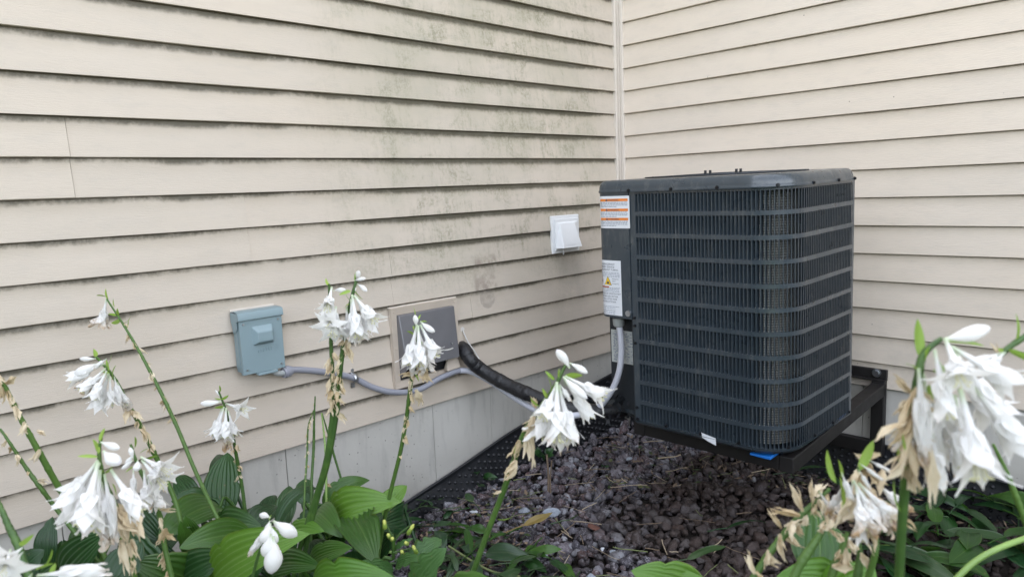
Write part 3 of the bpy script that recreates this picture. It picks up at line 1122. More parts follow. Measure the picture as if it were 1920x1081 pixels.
# quarter-turn latch at the lower corner of the service panel
q = Vector((XP - .012, YF - .0035, ZP + .020))
bb = MB().cyl(q, q + Vector((0, -.007, 0)), .010, 14)
bb.build('latch_knob', MT['zinc'], ac, auto=40)


# labels ----------------------------------------------------------------
def text_mesh(body, size):
    cu = bpy.data.curves.new('txt', 'FONT')
    cu.body = body
    cu.size = size
    cu.resolution_u = 2
    o = bpy.data.objects.new('txt', cu)
    COL.objects.link(o)
    bpy.context.view_layer.update()
    me = bpy.data.meshes.new_from_object(o.evaluated_get(bpy.context.evaluated_depsgraph_get()))
    v = [tuple(q.co) for q in me.vertices]
    f = [tuple(q.vertices) for q in me.polygons]
    bpy.data.objects.remove(o)
    bpy.data.curves.remove(cu)
    bpy.data.meshes.remove(me)
    return v, f


def panel_quad(bb, p0, p1, z0, z1, off):
    """patch on the service panel between path lengths p0 > p1 (p grows to the left)"""
    n = 14
    rows = []
    for k in range(n + 1):
        q = p0 + (p1 - p0) * k / n
        p_, n_ = perL(q)
        rows.append([p_ + n_ * off + Vector((0, 0, z0)), p_ + n_ * off + Vector((0, 0, z1))])
    bb.grid(rows)


def panel_text(bb, body, pl, z, size, off):
    v, f = text_mesh(body, size)
    out = []
    for x, y, _ in v:
        p_, n_ = perL(pl - x)
        out.append(p_ + n_ * off + Vector((0, 0, z + y)))
    bb.add(out, f)


def words(bb, p0, p1, z, h, off):
    """a line of print too small to read: word-length dashes"""
    q = p0
    while q > p1 + .004:
        w_ = random.uniform(.004, .012)
        e_ = max(p1, q - w_)
        panel_quad(bb, q, e_, z, z + h, off)
        q = e_ - .0022


O = .0042
PL = LP1 + RL * 1.45                               # where the labels vanish round the corner
lab = MB()
zt4, zb4 = onY(1155, 367, YF).z, onY(1155, 427, YF).z
pr4 = XP - onY(1187, 396, YF).x
panel_quad(lab, PL, pr4, zb4, zt4, O)
lab1 = lab.build('warning_label', MT['label_white'], ac, smooth=True)
H = zt4 - zb4
bb, ti, ink = MB(), MB(), MB()
for k, zz in enumerate((.12, .425, .71)):
    zc = zt4 - H * zz
    panel_quad(bb, LP1 + .016, pr4 + .006, zc - H * .045, zc + H * .035, O + .0004)
    panel_text(ti, '\u25B2 WARNING' if False else 'WARNING', XP - onY(1147, 396, YF).x, zc - H * .032, .0090, O + .0008)
    pm = XP - onY(1144.5, 396, YF).x
    tri = []
    for dx, dz in ((-.0045, -.0035), (.0045, -.0035), (0, .0045)):
        p_, n_ = perL(pm + dx)
        tri.append(p_ + n_ * (O + .0008) + Vector((0, 0, zc + dz)))
    ti.add(tri, [(0, 1, 2)])
    for j in range(4):
        words(ink, LP1 + .014, pr4 + (.008 if j < 3 else .05), zc - H * (.085 + .045 * j), .0020, O + .0005)
bb.build('orange_band', MT['orange'], lab1, smooth=True)
ti.build('warning_text', MT['ink'], lab1)
ink.build('small_print', MT['ink_soft'], lab1)

lab = MB()
zt5, zb5 = onY(1150, 487, YF).z, ZP + .008
pr5 = XP - onY(1170, 540, YF).x
panel_quad(lab, PL, pr5, zb5, zt5, O)
lab2 = lab.build('instruction_label', MT['label_white'], ac, smooth=True)
H = zt5 - zb5
big, ink, yel, redm = MB(), MB(), MB(), MB()
PT = XP - onY(1126.5, 540, YF).x
for tx, zz, sz in (('ALL REFRIGERANT', .075, .0088), ('TRAINED SERVICE', .125, .0088), ('REFRIGERANT TUBING', .175, .0084), ('IN DEVICES WHICH MAY', .61, .0084), ('BE INSTALLED IN THE', .66, .0084), ('DEVICES LISTED FOR', .71, .0084), ('SEE INSTRUCTIONS', .76, .0084)):
    tl = MB()
    panel_text(tl, tx, PT, zt5 - H * zz - .002, sz, O + .0005)
    tl.build('text_line', MT['ink'], lab2)
for tx, zz in (('Refrigerant', .345), ('Safety', .385), ('Group A2L', .43)):
    tl = MB()
    panel_text(tl, tx, XP - onY(1153, 540, YF).x, zt5 - H * zz, .0060, O + .0005)
    tl.build('text_line', MT['ink'], lab2)
for zz in (.21, .235, .26, .285, .485, .505, .53, .555, .83, .86, .90, .93, .96):
    words(ink, PT, pr5 + (.006 if zz < .85 else .026), zt5 - H * zz - .003, .0017, O + .0005)


def flat(bb, pc, zc, pts, off):
    out = []
    for x, z in pts:
        p_, n_ = perL(pc - x)
        out.append(p_ + n_ * off + Vector((0, 0, zc + z)))
    bb.add(out, [tuple(range(len(out)))])


zc = zt5 - H * .375
FLAME = [(-.0035, -.005), (.0035, -.005), (.0045, -.001), (.003, .003), (.0022, .0005), (.0005, .006), (-.002, .003), (-.0028, .0005), (-.0045, -.001)]
pcA, pcB = XP - onY(1132, 526, YF).x, XP - onY(1145, 526, YF).x
for q in range(4):                                  # red diamond outline
    d = [(0, .015), (.0105, 0), (0, -.015), (-.0105, 0)]
    a_, b_ = Vector(d[q]), Vector(d[(q + 1) % 4])
    flat(redm, pcA, zc, [a_, b_, b_ * .84, a_ * .84], O + .0006)
trib, fl1, fl2, bar = MB(), MB(), MB(), MB()
flat(fl1, pcA, zc, FLAME, O + .0007)
flat(trib, pcB, zc, [(-.0155, -.0145), (.0155, -.0145), (0, .0165)], O + .0005)
flat(yel, pcB, zc, [(-.0135, -.0133), (.0135, -.0133), (0, .0140)], O + .0008)
flat(fl2, pcB, zc - .005, FLAME, O + .0011)
panel_quad(bar, PT, pcB - .004, zc - .0225, zc - .0180, O + .0006)
ink.build('small_print', MT['ink_soft'], lab2)
trib.build('triangle_border', MT['ink'], lab2)
fl1.build('flame_symbol', MT['ink'], lab2)
fl2.build('flame_symbol', MT['ink'], lab2)
bar.build('red_bar', MT['red'], lab2)
yel.build('flame_triangle', MT['yellow'], lab2)
redm.build('flame_diamond', MT['red'], lab2)
# rating plate in the recess
ra, rb = onY(1148, 640, YREC - .001), onY(1194, 640, YREC - .001)
zt6, zb6 = onY(1165, 619, YREC).z, onY(1165, 680, YREC).z
lab3 = MB().box((ra.x, YREC - .0012, zb6), (XP - .006, YREC + .0005, zt6)).build('rating_plate', MT['label_plate'], ac)
ink = MB()
wd = XP - .006 - ra.x
for k in range(20):
    z = zt6 - (k + 1.2) * (zt6 - zb6) / 21.5
    x = ra.x + .006 + random.random() * .01
    while x < XP - .012:
        w_ = random.uniform(.004, .016)
        ink.box((x, YREC - .0018, z), (min(x + w_, XP - .009), YREC - .0013, z + random.choice((.0018, .0026, .0038))))
        x += w_ + random.choice((.003, .004, .012, .03))
ink.build('plate_print', MT['ink_soft'], lab3)
# torn white sticker on the lower edge
sA = onY(1315, 812, YF)
bb = MB().add([Vector((sA.x, YF - .0012, sA.z + .004)), Vector((sA.x + .050, YF - .0012, sA.z - .004)), Vector((sA.x + .052, YF - .0022, sA.z - .027)), Vector((sA.x + .022, YF - .0016, sA.z - .019)), Vector((sA.x + .003, YF - .0012, sA.z - .011))], [(0, 4, 3, 2, 1)])
bb.build('torn_sticker', MT['label_white'], ac)
ac.rotation_euler = (R(1.2), 0, 0)

# blue rubber pads under the unit
for i, (px, py, X0, Y0, Y1, lb) in enumerate(((0, 0, 1.098, -.852, -.772, 'blue rubber pad under the front right corner of the air conditioner'),
                                              (0, 0, 1.150, -.455, -.405, 'blue rubber pad under the rear right edge of the air conditioner'))):
    zz = -.936 + (.056) * (Y0 + .845) / .815
    b_ = MB().hexa([(X0, Y0, zz - .001), ((1.163, 1.209)[i], Y0, zz - .001), ((1.163, 1.209)[i], Y1, zz + .002), (X0, Y1, zz + .003)],
                   [(X0, Y0, zz + .006), ((1.163, 1.209)[i], Y0, zz + .008), ((1.163, 1.209)[i], Y1, zz + .016), (X0, Y1, zz + .014)])
    tag(b_.build('rubber_pad', MT['blue'], None, (X0, Y0, zz), bevel=.002), lb, 'rubber pad', 'blue rubber pads')

# ---------------------------------------------------------------- conduit, line set, wire
y0, y1, zb, zt, xf = BOX
cpt = [(.050, y1 - .035, zb + .012), (.050, y1 - .030, zb - .012), (.048, y1 - .004, zb - .020)]
cpt += [onX(548, 693, .040), onX(590, 695, .034), onX(632, 701, .030), onX(665, 709, .026), onX(700, 726, .036), onX(740, 735, .048), onX(785, 730, .052), onX(830, 706, .052), onX(872, 694, .055)]
cpt += [P(915, 712, 2.72), P(965, 745, 2.66), P(1010, 770, 2.60), P(1065, 779, 2.50), onY(1115, 768, YF + .02), onY(1143, 738, YF + .025), onY(1160, 700, YF + .032), onY(1165, 660, YF + .036), onY(1163, 625, YF + .036)]
topx = onY(1160, 606, YF + .036)
cpt += [topx]
t = thing('electrical_conduit', cpt[3], 'grey flexible conduit snaking from the disconnect box to the air conditioner', 'conduit')
hp = spline(cpt[2:], 8)
MB().tube(hp[:8 * 9 + 1], .0105, 10).build('hose', MT['conduit'], t, smooth=True)
MB().tube(hp[8 * 9 - 2:], .0112, 10).build('hose', MT['conduit_white'], t, smooth=True)
MB().tube(spline(cpt[:4], 6), .0095, 10).build('elbow', MT['conduit_light'], t, smooth=True)
q0, q1 = Vector(cpt[2]), Vector(cpt[3])
dq = (q1 - q0).normalized()
bb = MB()
bb.tube([q0, q0 + dq * .006, q0 + dq * .007, q0 + dq * .022, q0 + dq * .023, q0 + dq * .032], [.0155, .0165, .0185, .0185, .0150, .0140], 14)
bb.build('connector_nut', MT['conduit'], t, auto=35)
bb = MB()
bb.tube([topx + Vector((0, 0, .020)), topx + Vector((0, 0, .016)), topx + Vector((0, 0, -.004)), topx + Vector((0, 0, -.010)), topx + Vector((0, 0, -.012))], [.020, .0205, .019, .015, .0115], 16)
bb.build('connector_nut', MT['conduit_light'], t, auto=35)

cc = onX(665, 709, .028)
t = thing('conduit_clamp', cc, 'small zinc clamp with two screws pinning the grey conduit to the siding', 'clamp')
bb = MB()
a = [cc + Vector((.0125 * math.cos(k), 0, .0125 * math.sin(k))) for k in [math.pi / 2 - math.pi * j / 8 for j in range(9)]]
for w_ in (0,):
    bb.grid([[q + Vector((0, -.007, 0)), q + Vector((0, .007, 0))] for q in [cc + Vector((-.016, 0, .034)), cc + Vector((-.014, 0, .015))] + a + [cc + Vector((-.014, 0, -.015)), cc + Vector((-.016, 0, -.034))]])
o = bb.build('strap', MT['zinc'], t, auto=40)
sm = o.modifiers.new('thick', 'SOLIDIFY')
sm.thickness = .002
for dz in (.027, -.027):
    MB().cyl(cc + Vector((-.016, 0, dz)), cc + Vector((-.009, 0, dz)), .0055, 8).build('screw', MT['zinc'], t, auto=30)

lpt = [(-.02, onX(868, 650, 0).y, onX(868, 650, 0).z), onX(871, 655, .05), onX(882, 674, .085), onX(905, 694, .11), P(950, 720, 2.66), P(1000, 742, 2.60), P(1055, 762, 2.56), P(1110, 770, 2.56), P(1160, 768, 2.58), P(1205, 764, 2.62)]
t = thing('insulated_pipe', lpt[1], 'thick black taped refrigerant pipe curving from the wall hood to the air conditioner', 'pipe')
sp = spline(lpt, 12)
rad = [.0255 + .0004 * math.sin(i * 1.7) + .0006 * math.sin(i * .6) for i in range(len(sp))]
MB().tube(sp, rad, 16).build('insulation', MT['tape'], t, smooth=True)
bb = MB()
for f in (.17, .29, .42, .53, .64, .78):
    i = int(f * (len(sp) - 1))
    d_ = (sp[i + 1] - sp[i]).normalized() * .010
    bb.tube([sp[i] - d_ * 1.2, sp[i] - d_, sp[i] + d_, sp[i] + d_ * 1.2], [.0255, .0270, .0267, .0255], 16, False)
bb.build('tape_wrap', MT['tape'], t, smooth=True)
# crumpled plastic where the pipe meets the unit
bb = MB()
for k in range(60):
    c = P(random.uniform(1140, 1196), random.uniform(740, 785), 2.56 + random.uniform(-.05, .03))
    v1, v2 = [Vector((random.gauss(0, 1), random.gauss(0, 1), random.gauss(0, 1))).normalized() * random.uniform(.008, .024) for _ in range(2)]
    bb.add([c, c + v1, c + v1 * .6 + v2, c + v2 * .9], [(0, 1, 2), (0, 2, 3)])
bb.build('plastic_wrap', MT['black_matte'], t)

wp = [onX(866, 617, .004), onX(871, 627, .02), onX(878, 642, .03), onX(889, 657, .04), onX(899, 674, .06)]
o = MB().tube(spline(wp, 5), .0028, 6)
o.tube([Vector(wp[0]) - Vector((.004, 0, 0)), Vector(wp[0]) + Vector((.004, 0, 0))], .010, 8)
tag(o.build('wire', MT['wire'], None, wp[0], smooth=True), 'thin white wire poking out of the siding above the black pipe', 'wire')

# ---------------------------------------------------------------- gravel
def ico(n):
    bm = bmesh.new()
    bmesh.ops.create_icosphere(bm, subdivisions=n, radius=1)
    v = np.array([q.co[:] for q in bm.verts])
    f = np.array([[l.index for l in q.verts] for q in bm.faces])
    bm.free()
    return v, f


def rock_variant(n=2, rough=.22):
    v, f = ico(n)
    s = np.ones(len(v))
    for k in range(10):                             # chop flats and add lumps
        d = rng.normal(size=3)
        d /= np.linalg.norm(d)
        h = v @ d
        lim = rng.uniform(.36, .80)
        v = v - np.outer(np.maximum(h - lim, 0) * .95, d)
    v *= (1 + rough * (rng.random((len(v), 1)) - .5))
    return v * np.array([1.0, rng.uniform(.7, .95), rng.uniform(.55, .8)]), f


VARS = [rock_variant() for _ in range(14)]


def rot3(n):
    q = rng.normal(size=(n, 4))
    q /= np.linalg.norm(q, axis=1)[:, None]
    w, x, y, z = q.T
    return np.stack([1 - 2 * (y * y + z * z), 2 * (x * y - z * w), 2 * (x * z + y * w), 2 * (x * y + z * w), 1 - 2 * (x * x + z * z), 2 * (y * z - x * w), 2 * (x * z - y * w), 2 * (y * z + x * w), 1 - 2 * (x * x + y * y)], 1).reshape(n, 3, 3)


VV, FF, base = [], [], 0
cand = []
for layer in range(2):
    st = .029
    for i in range(int(2.75 / st)):
        for j in range(int(2.5 / st)):
            x_ = .05 + i * st + rng.uniform(-.014, .014)
            y_ = -.05 - j * st + rng.uniform(-.014, .014)
            if rng.random() < (.12 if layer == 0 else .45):
                continue
            if y_ < -2.2 and x_ > 1.2 and layer:
                continue
            cand.append((x_, y_, layer))
Rm = rot3(len(cand))
for k, (x_, y_, layer) in enumerate(cand):
    v, f = VARS[k % len(VARS)]
    s_ = rng.choice([.013, .018, .023, .029, .038], p=[.25, .28, .23, .17, .07]) * (1.0 if layer else 1.1)
    vv = (v * s_) @ Rm[k].T
    vv[:, 2] *= .85
    vv += np.array([x_, y_, gz(x_, y_) - .022 + .017 * layer + rng.uniform(-.006, .006)])
    VV.append(vv)
    FF.append(f + base)
    base += len(v)
VV = np.concatenate(VV)
FF = np.concatenate(FF)
me = bpy.data.meshes.new('gravel')
me.vertices.add(len(VV))
me.vertices.foreach_set('co', VV.astype(np.float32).ravel())
me.loops.add(FF.size)
me.loops.foreach_set('vertex_index', FF.astype(np.int32).ravel())
me.polygons.add(len(FF))
me.polygons.foreach_set('loop_start', np.arange(0, FF.size, 3, dtype=np.int32))
me.polygons.foreach_set('loop_total', np.full(len(FF), 3, dtype=np.int32))
me.update(calc_edges=True)
me.materials.append(MT['gravel'])
o = bpy.data.objects.new('gravel', me)
link(o, None, Vector((0, 0, 0)))
tag(o, kind='stuff')


def stone(px, py, size, mt, label, sq=(1, .8, .6)):
    v, f = rock_variant(3, .12)
    c = onZ(px, py, GZ)
    c.z = gz(c.x, c.y) + size * .25
    vv = v * size * np.array(sq)
    a = rng.uniform(0, 6.28)
    vv = vv @ np.array([[math.cos(a), -math.sin(a), 0], [math.sin(a), math.cos(a), 0], [0, 0, 1]]).T
    o = MB().add([Vector(q) + c for q in vv], [tuple(int(i) for i in q) for q in f]).build('stone', mt, None, c, smooth=True)
    tag(o, label, 'stone')


stone(1112, 985, .030, MT['stone_red'], 'rust-red stone beside the yellowed leaf on the gravel')
stone(1130, 1020, .012, MT['stone_white'], 'small bright white pebble on the gravel in front')
stone(1152, 1028, .018, MT['stone_pale'], 'pale blue-grey pebble just right of the white pebble')
stone(887, 953, .018, MT['stone_white'], 'white stone on the gravel below the black drainage sheet')
stone(832, 990, .022, MT['stone_white'], 'whitish stone near the weed with yellow buds')
stone(983, 952, .026, MT['stone_pale'], 'speckled grey cobble behind the green stalk')
stone(1032, 958, .040, MT['stone_pale'], 'long speckled grey cobble above the yellowed leaf', (1, .6, .55))
stone(1108, 1072, .030, MT['stone_pale'], 'rounded speckled cobble at the bottom edge of the gravel')
stone(1020, 1025, .019, MT['stone_pale'], 'speckled grey pebble below the yellowed leaf')
stone(1180, 862, .02, MT['stone_pale'], 'grey stone in the earth below the air conditioner')

# ---------------------------------------------------------------- leaf and flower meshes
UP = Vector((0, 0, 1))


def leaf_shape(bb, base, tip, width, face, arch=.25, fold=.22, ribs=8, nu=22, nv=32, wave=.05, curl=0.0, lobes=0):
    """hosta blade from base to tip; 'face' is the way its upper side looks"""
    base, tip = Vector(base), Vector(tip)
    ax = tip - base
    L = ax.length
    ax.normalize()
    nrm = (face - ax * face.dot(ax)).normalized()
    ph = random.random() * 6
    ribs = ribs + random.choice((-1, 0, 0, 1, 2)) if ribs >= 8 else ribs
    ra = random.uniform(.55, 1.25)
    nip = [(random.uniform(.25, .95), random.choice((-1, 1)), random.uniform(.02, .05), random.uniform(.08, .3)) for _ in range(random.choice((0, 1, 1, 2, 3)))] if ribs >= 7 else []
    rows = []
    for i in range(nu + 1):
        u = i / nu
        # ovate outline with a drawn-out point
        w = (u ** .52) * ((1 - u) ** .78) * 1.52 * (1 - .10 * math.exp(-((u - .95) / .06) ** 2))
        if lobes:
            w *= .62 + .38 * abs(math.sin(u * math.pi * lobes)) ** .7
        half = max(.0004, width / 2 * w)
        c = base + ax * (L * u) + nrm * (arch * L * (4 * u * (1 - u)) - curl * L * u ** 3)
        sl = arch * 4 * (1 - 2 * u) - curl * 3 * u * u
        t_ = (ax + nrm * sl).normalized()
        n_ = (nrm - ax * sl).normalized()
        s_ = t_.cross(n_)
        row = []
        for j in range(nv + 1):
            v = 2 * j / nv - 1
            a = abs(v)
            cut = sum(dp * math.exp(-((u - nu_) / wd2) ** 2) for nu_, sd, wd2, dp in nip if sd * v > 0)
            y = half * v * (1 - cut * a)
            rib = -(.0046 * ra * width / .13) * abs(math.sin(v * math.pi * ribs / 2)) ** .8 * math.sin(math.pi * min(1, u * 1.05)) * (1 if a > .02 else 0)
            off = fold * half * (a ** 1.25) - fold * .55 * half * a ** 3 + rib + wave * half * math.sin(7 * u + ph + (2 if v > 0 else 0)) * a * a
            row.append(c + s_ * y + n_ * off)
        rows.append(row)
    bb.grid(rows, uv=True)


def petiole(bb, base, crown, dirn, r=.006):
    base, crown = Vector(base), Vector(crown)
    m1 = base - dirn * .10
    pts = spline([base + dirn * .01, base - dirn * .03, (m1 + crown) * .5 + Vector((0, 0, .05)), crown], 5)
    n = len(pts)
    bb.tube(pts, [r * (.55 + .6 * i / n) for i in range(n)], 6)


def flower_data(name, openf, mats, twist=0.0, jitter=0.0, seed=0, tube=.42, wid=.096, droop=0.0, stamens=True):
    """six-tepalled trumpet along +z, length 1"""
    r_ = random.Random(seed)
    bb = MB()
    nt, na = 22, 8
    for k in range(6):
        inner = k % 2
        th0 = k * math.pi / 3 + r_.uniform(-.1, .1)
        lenk = 1 + r_.uniform(-.10, .05)
        opk = openf * (1 + r_.uniform(-.35, .35))
        tw = twist * r_.uniform(-1, 1)
        wv = r_.uniform(0, 6)
        rows = []
        for i in range(nt + 1):
            t_ = i / nt
            # tube radius then flare
            if t_ < tube:
                r0 = .024 + .030 * (t_ / tube) ** 1.8
            else:
                q = (t_ - tube) / (1 - tube)
                r0 = .054 + .066 * math.sin(q * 1.45) + opk * q ** 2.8
            r0 -= .004 * inner
            z = t_ * lenk
            if t_ > tube:
                q = (t_ - tube) / (1 - tube)
                z -= opk * .55 * q ** 3
            if t_ < tube:
                hw = r0 * 1.12
            else:
                q = (t_ - tube) / (1 - tube)
                hw = (.054 * 1.1 * (1 - q) + wid * math.sin(math.pi * min(1, q * .86 + .07)) ** .75) * max(0.02, 1 - q ** (7 if wid > .15 else 4.5))
            row = []
            for j in range(na + 1):
                a = 2 * j / na - 1
                ang = th0 + tw * t_ * t_
                # local frame: radial, tangential
                rad = Vector((math.cos(ang), math.sin(ang), 0))
                tan = Vector((-math.sin(ang), math.cos(ang), 0))
                if t_ < tube:
                    aa = ang + a * hw / max(r0, .01)
                    p_ = Vector((math.cos(aa) * r0, math.sin(aa) * r0, z))
                else:
                    q = (t_ - tube) / (1 - tube)
                    cup = (hw * a) ** 2 / max(.06, r0 * 1.6) * (1 - .7 * q)
                    p_ = rad * (r0 - cup + .010 * math.sin(wv + 6 * q + 2 * a) * q) + tan * (hw * a) + Vector((0, 0, z - .012 * abs(a) * q))
                if jitter and t_ > .3:
                    f = jitter * (t_ - .3)
                    p_ += Vector((math.sin(17 * t_ + k * 2.1 + wv + a * 2.5), math.cos(13 * t_ + k * 1.3 + wv * 2 + a * 2.1), .7 * math.sin(11 * t_ + wv + a * 3))) * f * .09
                if droop:
                    p_.x += droop * t_ * t_
                row.append(p_)
            rows.append(row)
        bb.grid(rows)
    if stamens:
        bb.cur = 1
        for k in range(6):
            a = k * math.pi / 3 + .4
            rr = .035
            bb.tube([(rr * .3 * math.cos(a), rr * .3 * math.sin(a), .30), (rr * math.cos(a), rr * math.sin(a), .62), (rr * 1.6 * math.cos(a), rr * 1.6 * math.sin(a), .80), (rr * 2.2 * math.cos(a), rr * 2.2 * math.sin(a), .83)], .0055, 5)
            bb.tube([(rr * 2.0 * math.cos(a), rr * 2.0 * math.sin(a), .815), (rr * 2.9 * math.cos(a), rr * 2.9 * math.sin(a), .835)], .012, 5)
        bb.cur = 0
    return bb.data(name, mats)


def bud_data(name, mat_, fat, seed):
    bb = MB()
    rows = []
    for i in range(15):
        t_ = i / 14
        r0 = .035 + (fat - .03) * math.sin(min(1, max(0, (t_ - .12) / .88)) ** 1.25 * math.pi) ** .9 if t_ > .12 else .03 + .04 * t_
        if i == 14:
            r0 = .004
        rows.append([(r0 * (1 + .07 * math.cos(3 * a)) * math.cos(a) + .10 * t_ * t_, r0 * (1 + .07 * math.cos(3 * a)) * math.sin(a), t_) for a in [2 * math.pi * j / 12 for j in range(12)]])
    bb.grid(rows, closed=True)
    return bb.data(name, mat_)


def husk_data(name, seed):
    r_ = random.Random(seed)
    bb = MB()
    for k in range(4):
        a0 = k * 1.6 + r_.random()
        w0 = r_.uniform(.07, .16)
        L = r_.uniform(.65, 1.05)
        ph = r_.random() * 6
        rows = []
        for i in range(10):
            t_ = i / 9
            c = Vector((.10 * math.sin(4.5 * t_ + ph) * t_, .10 * math.cos(3.7 * t_ + ph) * t_, t_ * L)) + Vector((math.cos(a0), math.sin(a0), 0)) * (.03 + .10 * t_ * r_.uniform(.6, 1.2))
            tw = a0 + 2.6 * t_ * math.sin(ph)
            s_ = Vector((-math.sin(tw), math.cos(tw), .25 * math.sin(5 * t_ + ph)))
            n_ = Vector((math.cos(tw), math.sin(tw), 0))
            w = w0 * math.sin(math.pi * min(1, .12 + .86 * t_)) * r_.uniform(.75, 1.2)
            rows.append([c + s_ * w * a + n_ * (w * .55 * a * a + .02 * math.sin(9 * t_ + 5 * a + ph)) for a in (-1, -.5, 0, .5, 1)])
        bb.grid(rows)
    return bb.data(name, MT['husk'])


def bract_data(name, seed, wid=.34):
    bb = MB()
    random.seed(seed)
    leaf_shape(bb, (0, 0, 0), (0, 0, 1), wid, Vector((1, 0, 0)), arch=.10, fold=.5, ribs=4, nu=8, nv=6, wave=.03, curl=-.1)
    return bb.data(name, MT['bract'])


DATA = {
    'o': [flower_data('flower', f, [MT['petal'], MT['stamen']], .25, .12, s) for f, s in ((.13, 1), (.20, 2), (.27, 3), (.16, 4), (.09, 5))],
    'f': [flower_data('flower', f, [MT['petal_old'], MT['stamen']], .35, .22, s) for f, s in ((.10, 11), (.16, 12), (.05, 13))],
    's': [flower_data('flower', f, [MT['petal'], MT['stamen']], .2, .15, s, tube=.40, wid=.185) for f, s in ((.50, 5), (.58, 6))],
    'n': [flower_data('flower', f, [MT['petal_old'], MT['stamen']], .5, .35, s, tube=.35, stamens=False) for f, s in ((-.06, 7), (-.02, 8), (-.09, 9))],
    'w': [flower_data('wilted_flower', f, [MT['petal_wilt'], MT['stamen']], 1.4, 1.1, s, wid=.075, droop=.05) for f, s in ((.02, 21), (.10, 22), (-.04, 23), (.16, 24))],
    'h': [husk_data('withered_flower', s) for s in range(31, 37)],
    'b': [bud_data('bud', MT['bud'], f, 0) for f in (.15, .19, .125)],
    'g': [bract_data('bract', s, w) for s, w in ((51, .36), (52, .46), (53, .30))],
}
random.seed(21)
NAME = {'o': 'flower', 'f': 'flower', 's': 'flower', 'n': 'flower', 'w': 'wilted_flower', 'h': 'withered_flower', 'b': 'bud', 'g': 'bract'}


def put(kind, a, b_, parent, roll=None, wscale=1.0):
    a, b_ = Vector(a), Vector(b_)
    z = b_ - a
    if kind == 'g':
        z *= 1.25
    L = z.length
    z.normalize()
    x = z.orthogonal().normalized()
    y = z.cross(x)
    roll = random.uniform(0, 6.28) if roll is None else roll
    x2 = x * math.cos(roll) + y * math.sin(roll)
    y2 = z.cross(x2)
    o = bpy.data.objects.new(NAME[kind], random.choice(DATA[kind]))
    COL.objects.link(o)
    o.parent = parent
    m_ = Matrix((x2 * L * wscale, y2 * L * wscale, z * L)).transposed().to_4x4()
    m_.translation = a - WLOC[parent.name]
    o.matrix_basis = m_
    return o


def stalk(plant, crown, pts, r, items=(), husks=(0, 0, 0), bracts=(0, 0, 0), label=None, mt='stalk', root=True, hs=(.022, .036)):
    """pts: (px, py, depth) from the top down; items: (kind, bx, by, tx, ty, depth, tip depth change)"""
    w = [P(*q) for q in pts]
    sp_ = spline(w, 8)
    if root:
        e = w[-1]
        tg = (w[-1] - w[-2]).normalized()
        tg.z = min(tg.z, -.55)
        tg.normalize()
        hh = max(.05, e.z - crown.z)
        foot = (e + tg * (hh / -tg.z)) * .55 + Vector(crown) * .45
        foot.z = crown.z - .03
        mid = e + tg * (hh * .55)
        for k in range(1, 9):
            t_ = k / 8
            sp_.append(e * (1 - t_) ** 2 + mid * 2 * t_ * (1 - t_) + foot * t_ * t_)
    n = len(sp_)
    r *= .82
    bb = MB().tube(sp_, [r * (.45 + .55 * min(1, 2.2 * i / n)) for i in range(n)], 8)
    # nodes along the stalk
    for f in np.linspace(.05, .55, 9):
        i = int(f * n)
        d_ = (sp_[i + 1] - sp_[i]).normalized()
        q = r * (.45 + .55 * min(1, 2.2 * i / n))
        bb.tube([sp_[i] - d_ * .004, sp_[i] - d_ * .001, sp_[i] + d_ * .002, sp_[i] + d_ * .005], [q, q * 1.12, q * 1.10, q], 8, False)
    o = bb.build('flower_stalk', MT[mt], plant, sp_[-1], smooth=True)
    if label:
        o['label'] = label
    for it in items:
        k, bx, by, tx, ty, d = it[:6]
        dd = it[6] if len(it) > 6 else random.uniform(-.015, .02)
        put(k, P(bx, by, d), P(tx, ty, d + dd), o, wscale=it[7] if len(it) > 7 else 1.0)
    vis = spline([P(*q) for q in pts], 8)
    for kind, (f0, f1, cnt) in (('h', husks), ('g', bracts)):
        for k in range(cnt):
            f = f0 + (f1 - f0) * (k + random.uniform(.1, .9)) / cnt
            i = min(len(vis) - 2, int(f * (len(vis) - 1)))
            q = vis[i]
            side = (DX * random.uniform(-1, 1) - DZ * random.uniform(-.3, 1)).normalized()
            if kind == 'h':
                L = random.uniform(*hs)
                tip = q + side * L * random.uniform(.25, .8) + Vector((0, 0, -L * random.uniform(.5, 1)))
                put('h', q, tip, o, wscale=random.uniform(.7, 1.1))
            else:
                L = random.uniform(.014, .026)
                put('g', q, q + side * L * .7 + Vector((0, 0, L * random.uniform(.1, .8))), o)
    return o


LEAFMT = {'n': 'leaf', 'd': 'leaf_dark', 'b': 'leaf_bright'}


def leaf(plant, crown, b_, t_, width, face=(.5, .6), arch=.18, mt='n', fold=.25, curl=.05, pet=True):
    """b_, t_: (px, py, depth) of the blade's base and tip; face: (towards the lens, upwards)"""
    a, c = P(*b_), P(*t_)
    fc = (-DZ * face[0] + UP * face[1] + DX * (face[2] if len(face) > 2 else 0)).normalized()
    bb = MB()
    leaf_shape(bb, a, c, width, fc, arch, fold, curl=curl)
    if pet:
        petiole(bb, a, crown, (c - a).normalized())
    return bb.build('leaf', MT[LEAFMT[mt]], plant, smooth=True)


def hosta(loc, label):
    return thing('hosta', Vector(loc), label, 'hosta plant', 'hosta plants')


def gpt(x, y):
    return Vector((x, y, gz(x, y)))


